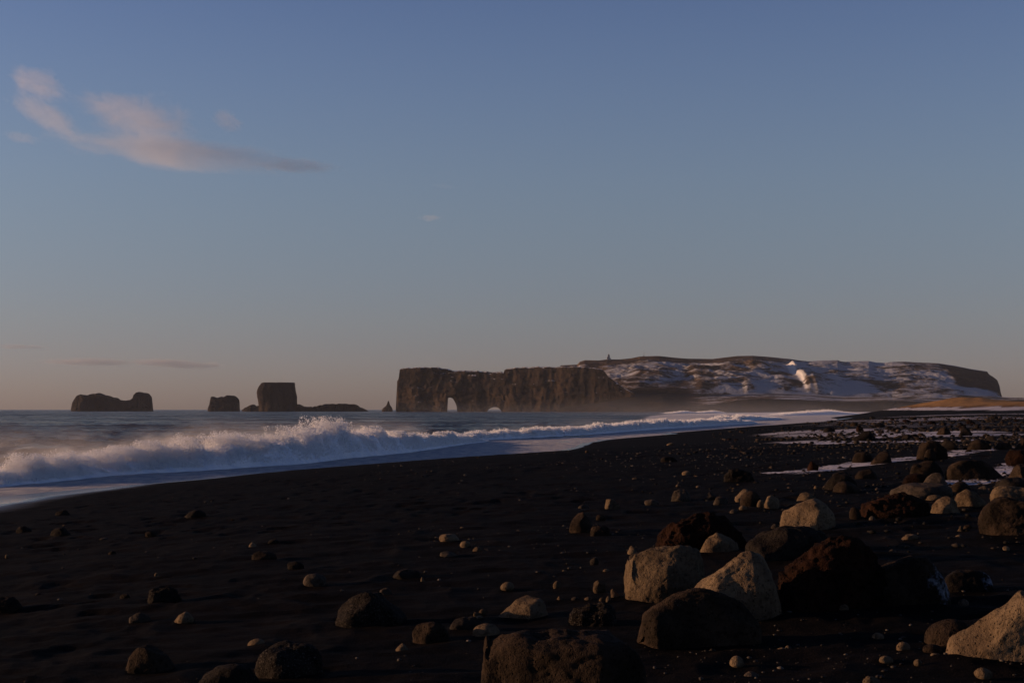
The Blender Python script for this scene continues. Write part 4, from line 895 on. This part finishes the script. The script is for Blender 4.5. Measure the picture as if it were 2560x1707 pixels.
PEB = [  # zoom, x0, x1, ytop, ybase, kind, colour, label
 (6, 160, 224, 574, 634, 'egg', 'tan', 'round tan pebble above the smooth egg-shaped stone'), (6, 112, 152, 604, 637, 'egg', 'tan', 'tiny tan pebble left of the round one above the egg-shaped stone'),
 (6, 124, 207, 633, 672, 'slab', 'tan', 'flat tan pebble under the round one above the egg-shaped stone'), (6, 778, 848, 343, 407, 'egg', 'tan', 'upright tan pebble alone between the flat tan boulder and the pale pitted one'),
 (6, 1110, 1222, 342, 439, 'dome', 'tan', 'pinkish rounded stone left of the pale pitted boulder'), (6, 1248, 1333, 409, 497, 'wedge', 'tan', 'pale triangular stone nearest the left side of the pale pitted boulder'),
 (6, 808, 858, 468, 518, 'wedge', 'tan', 'pointed pebble, first on the left of the row of pebbles'), (6, 928, 1002, 476, 518, 'egg', 'grey', 'grey pebble, second in the row of pebbles'),
 (6, 1036, 1108, 478, 518, 'egg', 'tan', 'oval pebble, third in the row of pebbles'), (6, 1161, 1216, 483, 522, 'egg', 'tan', 'pale oval pebble, fourth in the row of pebbles'),
 (6, 1218, 1258, 470, 526, 'egg', 'tan', 'upright pebble at the right end of the row of pebbles'), (6, 338, 458, 353, 419, 'egg', 'tan', 'pale oval stone above the flat tan boulder'),
 (6, 1193, 1253, 248, 278, 'egg', 'tan', 'pale pebble below the round grey one in the centre'), (6, 852, 896, 250, 271, 'slab', 'tan', 'small flat pebble on bare sand between the two rows of stones'),
 (6, 1086, 1162, 143, 213, 'egg', 'grey', 'round grey stone left of the pale pitted boulder, further back'), (6, 1398, 1484, 47, 125, 'wedge', 'tan', 'tan leaning stone touching the back of the pale pitted boulder'),
 (6, 1410, 1570, 108, 182, 'slab', 'grey', 'flat grey stone under the leaning one behind the pale pitted boulder'), (6, 106, 195, 57, 105, 'egg', 'tan', 'pale stone in the centre of the beach, right one of a loose pair'),
 (6, 0, 92, 6, 57, 'egg', 'tan', 'tan sloping stone in the centre of the beach, left one of a loose pair'), (6, 2248, 2370, 976, 1062, 'egg', 'tan', 'tan oval stone in front of the smooth egg-shaped boulder'),
 (7, 798, 880, 698, 763, 'egg', 'tan', 'pale curved pebble at the foot of the arched red boulder'), (7, 873, 922, 702, 728, 'slab', 'tan', 'tiny flat pebble beside the pale curved one'),
 (7, 1066, 1172, 937, 998, 'egg', 'tan', 'tan stone with a dark hole in its face'), (7, 1266, 1382, 1012, 1088, 'egg', 'tan', 'tan oval stone left of the smooth brown boulder'),
 (7, 1478, 1650, 1036, 1108, 'egg', 'brown', 'brown stone with a lit end below the smooth brown boulder'), (7, 1543, 1648, 1108, 1159, 'dome', 'tan', 'tan cracked stone before the large tan angular boulder'),
 (7, 1123, 1240, 1128, 1188, 'egg', 'tan', 'tan elongated stone low between the two tan ovals'), (7, 1406, 1474, 1153, 1203, 'egg', 'tan', 'small tan stone left of the cracked one'),
 (7, 1903, 2050, 1230, 1310, 'egg', 'tan', 'tan tapering stone below the large tan angular boulder'), (7, 983, 1140, 1303, 1380, 'dome', 'tan', 'tan stone cut by the bottom edge, right half'),
 (7, 12, 135, 1258, 1310, 'slab', 'grey', 'pale flat stone at the bottom, right of the largest boulder'), (7, 356, 398, 1038, 1070, 'egg', 'tan', 'tiny round pebble below the egg-shaped brown boulder'),
 (7, 283, 358, 1058, 1078, 'slab', 'tan', 'thin flat pebble beside the tiny round one'), (7, 1778, 1875, 657, 709, 'wedge', 'grey', 'slanting grey pebble left of the large tan angular boulder'),
 (7, 2328, 2430, 343, 388, 'egg', 'tan', 'tan stone cut by the right edge above the large angular boulder'), (7, 2148, 2212, 216, 257, 'egg', 'tan', 'tan pebble right of the pitted frosty boulder, upper one'),
 (7, 2228, 2280, 278, 299, 'slab', 'tan', 'flat pale pebble right of and below the upper tan one'), (7, 1320, 1452, 120, 178, 'dome', 'tan', 'tan lumpy stone above the frosty brown boulder'),
 (7, 1515, 1550, 196, 236, 'wedge', 'tan', 'small pointed tan pebble right of the lumpy stone'), (7, 1785, 1828, 45, 100, 'wedge', 'tan', 'thin upright tan stone left of the big smooth dark boulder'),
 (7, 1760, 1822, 122, 157, 'egg', 'tan', 'tan pebble just below the thin upright stone'), (7, 1828, 1900, 40, 78, 'dome', 'brown', 'brown pebble beside the thin upright stone'),
 (7, 245, 320, 30, 84, 'egg', 'grey', 'grey stone at the left foot of the domed tan boulder'), (4, 412, 482, 1263, 1304, 'egg', 'tan', 'tan pebble left of the pale pitted boulder, on bare sand'),
 (5, 278, 336, 836, 877, 'egg', 'tan', 'tan stone left of the dark double-humped boulder'), (5, 362, 442, 830, 874, 'wedge', 'tan', 'tan triangular stone touching the double-humped boulder'),
 (5, 1375, 1535, 928, 988, 'dome', 'tan', 'tan stone peeping out left of the folded-ridge boulder'), (5, 322, 388, 723, 757, 'slab', 'tan', 'pale flat stone beneath the left end of the middle snow streak'),
 (5, 1130, 1290, 1322, 1392, 'dome', 'tan', 'tan stone with a pointed left end below the gravelly snow streak') if False else (5, 940, 1000, 1348, 1372, 'slab', 'grey', 'small pale flake left of the lumpy tan stone'),
 (5, 815, 880, 1138, 1178, 'egg', 'grey', 'grey pebble in front of the wide dark reddish boulder'), (5, 1985, 2022, 1344, 1371, 'egg', 'tan', 'tiny tan pebble below the big smooth dark boulder'),
 (8, 1223, 1264, 206, 234, 'block', 'tan', 'pale square pebble above the long brown stone'), (8, 1318, 1372, 192, 214, 'dome', 'dark', 'dark pebble right of the pale square one'),
 (8, 2153, 2255, 166, 210, 'dome', 'tan', 'tan domed stone in the centre, furthest left of its cluster'), (8, 2155, 2252, 253, 282, 'slab', 'grey', 'thin flat grey stone below the tan domed one'),
 (8, 543, 582, 247, 273, 'egg', 'brown', 'brown pebble on smooth sand, left part of the beach'), (8, 718, 775, 153, 181, 'dome', 'brown', 'brown pebble with a long shadow near the smooth sand'),
 (8, 493, 542, 184, 199, 'slab', 'grey', 'small flat pebble left of the brown one with a long shadow'), (8, 38, 58, 264, 281, 'egg', 'tan', 'single tan pebble near the left edge'),
 (8, 768, 788, 355, 373, 'egg', 'tan', 'single pale pebble above the low dark red rock'), (8, 603, 652, 458, 483, 'dome', 'brown', 'small brown stone left of the low dark red rock'),
 (8, 188, 222, 453, 474, 'egg', 'grey', 'small grey pebble right of the dark dome at the left edge'), (8, 2063, 2084, 376, 405, 'wedge', 'tan', 'tiny upright pebble in the centre of the beach'),
 (8, 1943, 2010, 703, 744, 'wedge', 'tan', 'slanting tan pebble left of the pitted brown boulder'), (8, 1818, 1850, 455, 472, 'slab', 'grey', 'tiny grey flake on the left shoulder of the speckled boulder'),
 (0, 1665, 1684, 1107, 1113, 'egg', 'tan', 'pale speck of a stone on smooth sand right of the foam tongue'), (0, 1462, 1472, 1125, 1132, 'egg', 'tan', 'pale tiny stone nearest the foam tongue'),
 (0, 1650, 1694, 1141, 1156, 'lava', 'dark', 'dark clump on smooth sand in the upper middle of the beach'), (0, 1806, 1884, 1172, 1207, 'lava', 'dark', 'dark rough rock above the row of blocks in mid beach'),
 (0, 1703, 1726, 1177, 1189, 'dome', 'tan', 'small tan stone above the knobbly block in mid beach'), (0, 1580, 1597, 1193, 1200, 'slab', 'grey', 'pale flake above the pale cracked block in mid beach')]
for z_, x0, x1, yt, yb, kd, mt, lb in PEB:
    small = (x1 - x0) / ZOOM[z_][2] < 22
    stone(z_, x0, x1, yt, yb, kd, mt, 'pebble' if small else 'stone', lb, 'pebble' if small else 'stone')

# smaller scattered stones: a handful of shapes shared, every one an object of its own
rngp = np.random.default_rng(77); protos = []
for k, (kd, mt) in enumerate([('dome', 'brown'), ('block', 'dark'), ('egg', 'tan'), ('lava', 'red'), ('block', 'brown'), ('dome', 'dark'), ('wedge', 'grey'), ('slab', 'dark')]):
    V, Fc, nr = rock_verts(kd, 3, 900 + k, (1, .85, .7), 0)
    me_o = mesh_np('stone', V, Fc, [RM[mt]]); protos.append(me_o.data); bpy.data.objects.remove(me_o)
LOOKS = ['rounded brown', 'dark angular', 'smooth pale', 'rough reddish', 'brown angular', 'dark rounded', 'grey wedge-shaped', 'flat dark']
def scatter(n, xr, yr, sz, label, group, seed, ks, name='stone'):
    rng = np.random.default_rng(seed); c = 0; tries = 0
    while c < n and tries < n * 60:
        tries += 1
        px, py = rng.uniform(*xr), rng.uniform(*yr); g = hit_ground(px, py)
        if shore_d([g[0]], [g[1]])[0] < 7 or vnoise(g[0] / 9, g[1] / 14, seed) < rng.uniform(-.9, .5): continue
        w = sz[0] + (sz[1] - sz[0]) * rng.random() ** 2.2; a = w / 2 * g[1] / F
        if any(abs(g[0] - q[0]) < (q[2] + a) * .9 and abs(g[1] - q[1]) < (q[2] + a) * 1.0 for q in placed): continue
        kk = ks[rng.integers(len(ks))]; look = LOOKS[kk]
        o = bpy.data.objects.new(name, protos[kk]); COL.objects.link(o)
        o.location = (g[0], g[1], g[2] + a * .12); o.rotation_euler = (rng.uniform(-.25, .25), rng.uniform(-.25, .25), rng.uniform(0, 6.28)); o.scale = (a, a * rng.uniform(.8, 1.2), a * rng.uniform(.6, 1.05))
        tag(o, look + ' ' + label, 'stone', look + ' ' + group); placed.append((g[0], g[1], a)); c += 1
scatter(62, (2030, 2580), (1046, 1080), (8, 24), 'small stone, one of those strewn thickly on the far snow-dusted beach', 'far stones on the snowy beach', 1, [0, 1, 3, 4, 5, 7])
scatter(30, (2230, 2570), (1084, 1150), (12, 34), 'stone, one of those lying loose between the snow streaks on the right', 'stones between the snow streaks', 2, [0, 1, 4, 5, 7])
scatter(26, (1760, 2260), (1072, 1130), (6, 18), 'small stone left of and below the far snow patch', 'stones left of the snow patches', 3, [0, 1, 3, 4, 6])
scatter(16, (1700, 2200), (1130, 1230), (7, 18), 'little stone scattered behind the row of blocks in mid beach', 'little stones behind the row of blocks', 4, [2, 6, 0, 5], 'pebble')
scatter(12, (100, 1300), (1300, 1640), (8, 17), 'little pebble lying alone on the open sand at the left', 'little pebbles on the open sand', 5, [2, 6, 0, 5], 'pebble')
scatter(8, (1950, 2560), (1310, 1480), (9, 18), 'little pebble between the right-hand boulders and the gravelly snow', 'little pebbles at the right', 6, [2, 6, 0], 'pebble')

def gravel():
    rng = np.random.default_rng(5); n = 60000
    px = rng.uniform(-60, 2620, n); r = np.exp(rng.uniform(math.log(7.5), math.log(130), n))
    x = (px - 1280) / F * r; y = r
    d = shore_d(x, y); side = sstep(500, 2100, px)
    dens = (.07 + .22 * side + .55 * side * sstep(26, 45, r)) * sstep(8, 22, d) * np.clip(.5 + 1.5 * vnoise(x / 4, y / 4, 3) * 1.0, .05, 2)
    streak = sstep(.1, .6, vnoise(x / 6, y / 2.2, 8)) * side
    keep = rng.random(n) < dens * (.2 + .8 * streak); x, y = x[keep], y[keep]; n = len(x)
    z = ground_z(x, y)
    V0, F0 = ico(1); k = len(V0)
    s = (.006 + .022 * rng.random(n) ** 3) * np.clip(y / 24, .75, 2.3)
    sc = np.stack([s * rng.uniform(.8, 1.5, n), s * rng.uniform(.8, 1.4, n), s * rng.uniform(.4, .8, n)], 1)
    an = rng.uniform(0, 6.28, n); ca, sa = np.cos(an), np.sin(an)
    P = V0[None] * sc[:, None, :] * rng.uniform(.8, 1.15, (n, k, 1))
    X = P[..., 0] * ca[:, None] - P[..., 1] * sa[:, None] + x[:, None]; Y = P[..., 0] * sa[:, None] + P[..., 1] * ca[:, None] + y[:, None]; Z = P[..., 2] + z[:, None] + s[:, None] * .2
    tone = np.repeat(rng.random(n) ** 2.2, k)
    Fa = (F0[None] + (np.arange(n) * k)[:, None, None]).reshape(-1, 3)
    m, t, b = new_mat('gravel'); c = mixc(t, attr(t, 'tone'), (0.008, 0.006, 0.005), (0.09, 0.075, 0.06)); t.links.new(c, b.inputs['Base Color']); b.inputs['Roughness'].default_value = .6; b.inputs['Specular IOR Level'].default_value = .08
    o = mesh_np('gravel', np.stack([X, Y, Z], -1).reshape(-1, 3), Fa, [m], attrs={'tone': tone})
    tag(o, 'fine grit and gravel sprinkled over the black sand', 'gravel', kind='stuff')
    print('GRAVEL', n)
gravel()

def rubble():
    """fist to head sized dark cobbles past counting on the upper beach"""
    rng = np.random.default_rng(15); n = 60000
    px = rng.uniform(1500, 2640, n); r = np.exp(rng.uniform(math.log(16), math.log(330), n)); x = (px - 1280) / F * r; y = r
    d = shore_d(x, y)
    dens = sstep(1500, 2350, px) * (.12 + .88 * sstep(20, 55, r)) * sstep(12, 30, d) * np.clip(.25 + 1.3 * vnoise(x / 7, y / 12, 13), .04, 1.2) * .30
    keep = rng.random(n) < dens; x, y = x[keep], y[keep]; n = len(x); z = ground_z(x, y)
    V0, F0 = ico(1); k = len(V0)
    s = (.028 + .08 * rng.random(n) ** 2.5) * np.clip(y / 55, .45, 2.6)
    sc = np.stack([s * rng.uniform(.8, 1.6, n), s * rng.uniform(.8, 1.4, n), s * rng.uniform(.45, .95, n)], 1)
    an = rng.uniform(0, 6.28, n); ca, sa = np.cos(an), np.sin(an); P = V0[None] * sc[:, None, :] * rng.uniform(.75, 1.2, (n, k, 1))
    X = P[..., 0] * ca[:, None] - P[..., 1] * sa[:, None] + x[:, None]; Y = P[..., 0] * sa[:, None] + P[..., 1] * ca[:, None] + y[:, None]; Z = P[..., 2] + z[:, None] + s[:, None] * .15
    tone = np.repeat(rng.random(n) ** 3, k); Fa = (F0[None] + (np.arange(n) * k)[:, None, None]).reshape(-1, 3)
    m, t, b = new_mat('cobbles'); c = mixc(t, attr(t, 'tone'), (0.006, 0.005, 0.004), (0.055, 0.040, 0.029)); t.links.new(c, b.inputs['Base Color']); b.inputs['Roughness'].default_value = .8; b.inputs['Specular IOR Level'].default_value = .08
    o = mesh_np('cobbles', np.stack([X, Y, Z], -1).reshape(-1, 3), Fa, [m], attrs={'tone': tone})
    tag(o, 'dark cobbles too many to count strewn over the snow-dusted upper beach', 'cobbles', kind='stuff')
rubble()
#ENDROCKS#
# ------------------------------------------------------------------ haze, sea mist, clouds
def vol_mat(name, density, color=(1, 1, 1), aniso=0.2, noise=None, shape=None):
    m = bpy.data.materials.new(name); m.use_nodes = True; t = m.node_tree
    t.nodes.remove(t.nodes['Principled BSDF']); out = t.nodes['Material Output']
    v = t.nodes.new('ShaderNodeVolumePrincipled'); v.inputs['Color'].default_value = (*color, 1); v.inputs['Anisotropy'].default_value = aniso
    v.inputs['Density'].default_value = density; t.links.new(v.outputs[0], out.inputs['Volume'])
    if shape: t.links.new(shape(t), v.inputs['Density'])
    return m
def box_obj(name, lo, hi, m):
    b = bmesh.new(); c = [(lo[i] + hi[i]) / 2 for i in range(3)]; box_bm(b, *c, *[hi[i] - lo[i] for i in range(3)]); return bm_obj(name, b, m)
hz = box_obj('haze', (-3500, -300, -9), (3500, 5200, 175), vol_mat('haze_air', 0.000016, (0.76, 0.84, 1.0), 0.0)); tag(hz, 'thin pale sea haze over water and headland', 'haze', kind='stuff')

def mist_box(c, half, rz, dens, nscale, label, seed, zexp=.35, thr=(.42, .75)):
    def shape(t):
        co = t.nodes.new('ShaderNodeTexCoord').outputs['Object']; s = t.nodes.new('ShaderNodeSeparateXYZ'); t.links.new(co, s.inputs[0])
        def fade(o, h0, h1): return remap(t, math_n(t, 'ABSOLUTE', o), h0, h1, 1.0, 0.0)
        fx = fade(s.outputs[0], half[0] * .55, half[0] * .98); fy = fade(s.outputs[1], half[1] * .15, half[1] * .96)
        fz = remap(t, s.outputs[2], -half[2] * .9 + half[2] * zexp * .2, half[2] * .96, 1.0, 0.0)
        n = noise_node(t, mapping(t, co, (nscale[0], nscale[1], nscale[2])), 1.0, 4, .6, .3); nn = remap(t, n, *thr)
        f = math_n(t, 'MULTIPLY', math_n(t, 'MULTIPLY', fx, fy), math_n(t, 'MULTIPLY', fz, fz))
        return math_n(t, 'MULTIPLY', math_n(t, 'MULTIPLY', f, nn), dens)
    m = vol_mat('sea_mist', dens, (.97, .96, .97), .35, shape=shape)
    o = box_obj('sea_mist', (-half[0], -half[1], -half[2]), half, m); o.location = c; o.rotation_euler = (0, 0, rz)
    tag(o, label, 'mist', kind='stuff'); return o
def along(a, b, back, h, half_w, dens, nscale, label, seed, **k):
    a = np.array(a); b = np.array(b); d = b - a; L = np.hypot(*d); n = np.array([-d[1], d[0]]) / L; c = (a + b) / 2 + n * back
    return mist_box((c[0], c[1], h), (L / 2, half_w, h), math.atan2(d[1], d[0]), dens, nscale, label, seed, **k)
along(F1[1], F1[8], 5.5, 2.3, 6.5, .13, (.16, .2, .5), 'wind-blown spray mist hanging over the left part of the big breaker', 1)
along(F1[6], F1[12], 6.0, 2.1, 6.5, .09, (.14, .2, .5), 'wind-blown spray mist over the highest part of the big breaker', 2)
along(F1[1], F1[4], 2.6, 1.25, 3.0, .55, (.85, .9, 1.2), 'dense sunlit spray along the left end of the big breaker', 11, thr=(.48, .64))
along(F1[4], F1[7], 2.8, 1.75, 3.4, .6, (.75, .85, 1.0), 'dense sunlit spray around the tall plume of the big breaker', 12, thr=(.48, .64))
along(F1[7], F1[10], 2.8, 1.85, 3.6, .6, (.65, .75, .9), 'dense sunlit spray over the right shoulder of the big breaker', 13, thr=(.47, .64))
along(F2[1], F2[9], 5.0, 2.0, 7.0, .025, (.08, .12, .4), 'faint spray mist over the lower foaming wave', 3)
mist_box((230, 1100, 10), (230, 240, 12), 0.2, .0011, (.012, .012, .05), 'pale mist lying over the surf in front of the dark bank', 4, thr=(.3, .7))
mist_box((90, 2000, 12), (330, 380, 15), 0.1, .0003, (.008, .008, .04), 'thin mist on the water at the foot of the long cliff', 5, thr=(.3, .7))

def cloud(px, py, wpx, hpx, rot, dens, label, seed, Y=9000.0, col=(1, .99, .99), thr=(.46, .66), ns=2.4, dpt=.9):
    c = at_y(px, py, Y); a, h = wpx / 2 / F * Y, hpx / 2 / F * Y
    b = bmesh.new(); bmesh.ops.create_icosphere(b, subdivisions=4, radius=1.0)
    def shape(t):
        co = t.nodes.new('ShaderNodeTexCoord').outputs['Object']
        ln = t.nodes.new('ShaderNodeVectorMath'); ln.operation = 'LENGTH'; t.links.new(co, ln.inputs[0])
        wn = t.nodes.new('ShaderNodeMapping'); wn.inputs['Location'].default_value = (seed * 3.7, seed * 1.3, seed); k = h / a
        wn.inputs['Scale'].default_value = (ns * 1.2, ns * .8, ns * max(k * 2.0, .5)); t.links.new(co, wn.inputs['Vector'])
        n = noise_node(t, wn.outputs[0], 1.0, 8, .66, .7)
        fall = remap(t, ln.outputs['Value'], .25, 1.0, 0.0, .42)
        v = remap(t, math_n(t, 'SUBTRACT', n, fall), thr[0] - .20, thr[1] - .10)
        return math_n(t, 'MULTIPLY', v, dens)
    m = vol_mat('cloud_vapour', dens, col, .1, shape=shape)
    o = bm_obj('cloud', b, m); o.location = c; o.scale = (a, h * 1.6 * dpt, h); o.rotation_euler = (0, R(rot), 0)
    tag(o, label, 'cloud'); return o
K = .0021
cloud(450, 385, 1000, 150, 8.0, K * 1.3, 'longest pink cloud stretching right and down to a dark grey tip', 1, thr=(.45, .66))
cloud(350, 292, 480, 190, 12, K * .9, 'puffy pink cloud sitting on top of the long one', 2, thr=(.46, .68))
cloud(95, 212, 230, 140, 20, K * .8, 'pink wisp highest at the left edge', 3)
cloud(120, 292, 320, 110, 30, K * .9, 'pink slanting wisp linking the highest wisp to the long cloud', 4, thr=(.43, .66))
cloud(55, 345, 150, 50, 10, K * .8, 'small pink puff low beside the left edge', 5)
cloud(568, 302, 130, 80, 28, K * .8, 'small separate pink puff right of the main cloud group', 6, thr=(.42, .64))
cloud(745, 415, 330, 60, 3, K * 2.2, 'dusky grey wisp at the right tip of the long cloud', 7, thr=(.42, .64))
cloud(1075, 545, 100, 30, 0, K * 1.5, 'tiny faint grey wisp alone above the sea stacks', 8)
cloud(1110, 466, 130, 22, 4, K * .5, 'faint thin wisp high right of the long cloud', 9)
cloud(230, 905, 420, 34, 1, K * 2.6, 'thin grey streak low over the leftmost sea stack', 10, Y=16000, col=(.62, .60, .66))
cloud(440, 910, 420, 40, 3, K * 2.6, 'thin grey streak low above the square sea stack', 11, Y=16000, col=(.62, .60, .66))
cloud(50, 867, 260, 22, 2, K * 2.6, 'thin grey streak low at the left edge', 12, Y=16000, col=(.62, .60, .66))
